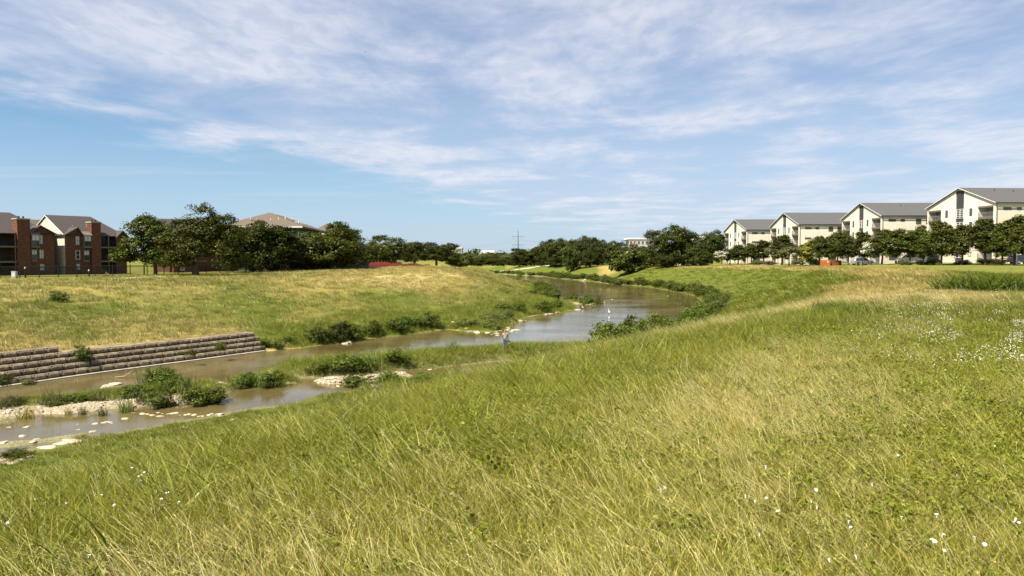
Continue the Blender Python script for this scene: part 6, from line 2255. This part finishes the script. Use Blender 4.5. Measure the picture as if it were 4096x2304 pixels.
ok &= ~((~left) & (crest_off(x, y, dr) > 3) & (rng.random(len(x)) < .5))
lay('bank_grass', 'dry and green grass cover of the opposite banks', far_t, 'bank_tuft', x, y, ok, 1.2, 2.0, .9, .5, 0.0, z, dry)
# --- lush growth at the foot of the banks and on the bars
sx, sy = [], []
for pts, r_, h_, k_ in BARS:
    if k_ != 'grass': continue
    m_ = 900
    j = rng.integers(0, len(pts) - 1, m_); f = rng.random(m_)[:, None]
    c = np.array(pts)[j] * (1 - f) + np.array(pts)[j + 1] * f + rng.normal(size=(m_, 2)) * r_ * .5
    sx.append(c[:, 0]); sy.append(c[:, 1])
x, y = np.concatenate(sx), np.concatenate(sy)
z, dl, dr, left, wet, kind, dry = field(x, y)
ok = (kind == 2) & (z > .02)
lay('island_grass', 'lush grass on the river spits and islets', broad_t, 'island_tuft', x, y, ok, .8, 1.3, 1.0, .6, -.5, z, dry)
# --- rank weeds along every water edge
xa, ya = rng.uniform(-17, 10, 7000), rng.uniform(48, 73, 7000)
xb, yb = rng.uniform(-24, 14, 17000), rng.uniform(66, 135, 17000)
xc, yc = rng.uniform(4, 50, 9000), rng.uniform(60, 215, 9000)
x, y = np.concatenate([xa, xb, xc]), np.concatenate([ya, yb, yc])
z, dl, dr, left, wet, kind, dry = field(x, y)
lushl = left & (dl > .2) & (dl < 5.5 + 4 * vnoise(x, y, 6, 15, 2)) & (y > 70.5)
lushr = ~left & (dr > .2) & (dr < np.where(y < 74, 9.0, 4.0))
ok = (z > .03) & (kind != 1) & (lushl & ~wet | lushr & ~wet | (kind == 2))
lay('bank_weeds', 'rank green weeds along the water edges', broad_t, 'weed_tuft', x, y, ok, 1.2, 2.3, 1.0, .6, -.6, z, dry)

# ------------------------------------------------------------------ white trumpet flowers
def flower_mesh():
    V, Fc = [], []
    n = 10
    for k in range(n):
        a = PI2 * k / n
        w = 1.0 if k % 2 == 0 else .88
        V.append((.022 * w * math.cos(a), .022 * w * math.sin(a), .022 + (.003 if k % 2 else 0)))
    for k in range(n):
        a = PI2 * k / n; V.append((.009 * math.cos(a), .009 * math.sin(a), .010))
    for k in range(n):
        a = PI2 * k / n; V.append((.003 * math.cos(a), .003 * math.sin(a), -.018))
    for r_ in range(2):
        for k in range(n):
            k2 = (k + 1) % n
            Fc.append((r_ * n + k, r_ * n + k2, (r_ + 1) * n + k2, (r_ + 1) * n + k))
    Fc.append(tuple(2 * n + k for k in range(n)))
    return MB().add(V, Fc).mesh('flower', MATS['petal'])


flower_head = flower_mesh()
flower_stem = MB().tube([(0, 0, -.018), (.01, 0, -.10), (.03, .01, -.22)], [.0022, .002, .0018], 4).mesh('stem', MATS['stem_green'])
NEAR = [(565, 1893), (578, 1898), (557, 1905), (180, 2010), (30, 2110), (556, 1920), (355, 2250), (560, 1927), (627, 1965), (712, 2020), (643, 2003), (670, 1993), (405, 1990), (460, 2018),
        (140, 2008), (265, 2016), (392, 1890), (525, 1870), (2572, 1854), (2642, 1969), (2656, 1968), (3038, 2140), (3065, 2012), (2982, 2005), (3268, 2040), (3605, 2083), (3488, 1948), (3828, 1900),
        (3746, 2087), (3770, 2142), (3730, 2173), (3735, 2195), (3425, 2228), (3317, 2262), (3395, 2090), (3405, 2115), (3935, 2205), (4060, 2098), (4078, 2092), (3775, 2215), (3063, 1885), (3115, 2068),
        (3020, 2015), (3590, 1830), (3980, 1800), (3260, 1970), (3246, 2025), (3900, 2150), (3750, 1660), (3870, 1450), (3740, 1395), (3735, 1425), (3730, 1442), (3905, 1410), (3915, 1425), (3920, 1445),
        (3930, 1438), (3945, 1420), (3960, 1440), (3995, 1445), (3860, 1560), (3640, 1478), (3650, 1476), (3840, 1418), (3843, 1425), (4060, 1445), (4020, 1440), (3990, 1400), (3960, 1385)]
spots = [(px, py, True) for px, py in NEAR]
fr_ = random.Random(8)
tries = 0
while len(spots) < 230 and tries < 9000:
    tries += 1
    px = fr_.uniform(3350, 4096); py = fr_.uniform(1180, 1560)
    d = vnoise(np.array([px]), np.array([py * 2.2]), 120, 6, 2)[0]
    dens = (1.0 if py < 1330 else .35) * (px - 3300) / 800
    if d > .48 and fr_.random() < dens: spots.append((px, py, False))
for i, (px, py, nr) in enumerate(spots):
    # the flower stands over the meadow: find where its line of sight meets the ground, then lift it to the grass tops
    zg = 6.95
    for _ in range(4):
        x, y, _z = at(px, py, z=zg + .13); zg = gz(x, y)
    r = empty('white_flower', (x, y, zg + .12 + fr_.uniform(0, .05)), fr_.uniform(0, 6.28))
    r.rotation_euler = (fr_.uniform(-.5, .7), fr_.uniform(-.5, .5), fr_.uniform(0, 6.28))
    sc_ = fr_.uniform(.6, 1.0) * (.70 if y < 10 else .46)
    r.scale = (sc_, sc_, sc_)
    side = 'left' if px < 1500 else ('middle' if px < 2900 else 'right')
    lab = ('small white trumpet flower in the near grass on the %s' % side) if py > 1580 else 'small white trumpet flower in the flowering patch at right'
    tag(r, lab, 'flower', 'white flowers ' + ('in the near grass, ' + side if py > 1580 else 'in the right patch'))
    if py > 1580: ROWS.setdefault(r['group'], []).append(r)
    link('petals', flower_head, r)
    link('stem', flower_stem, r)
# the rest of the flowering patch
px = rng.uniform(3380, 4200, 7000); py = rng.uniform(1155, 1400, 7000)
dn = vnoise(px, py * 2.4, 110, 6, 3)
kp = (dn > .42) & (rng.random(7000) < np.clip((px - 3330) / 700, .05, 1) * np.where(py < 1330, 1, .4))
pts_ = np.array([at(a_, b_, z=6.95)[:2] for a_, b_ in zip(px[kp], py[kp])])
zz = land(pts_[:, 0], pts_[:, 1]) + .10
n = len(pts_)
cloud_object('flower_carpet', 'carpet of tiny white flowers on the right meadow', 'flowers', protos('bloom', [flower_head]), np.column_stack([pts_, zz + rng.uniform(0, .06, n)]),
             np.column_stack([rng.normal(0, .4, n), rng.normal(0, .4, n), rng.uniform(0, 6, n)]), np.repeat(rng.uniform(.34, .58, n)[:, None], 3, 1), np.zeros(n))

number_rows()
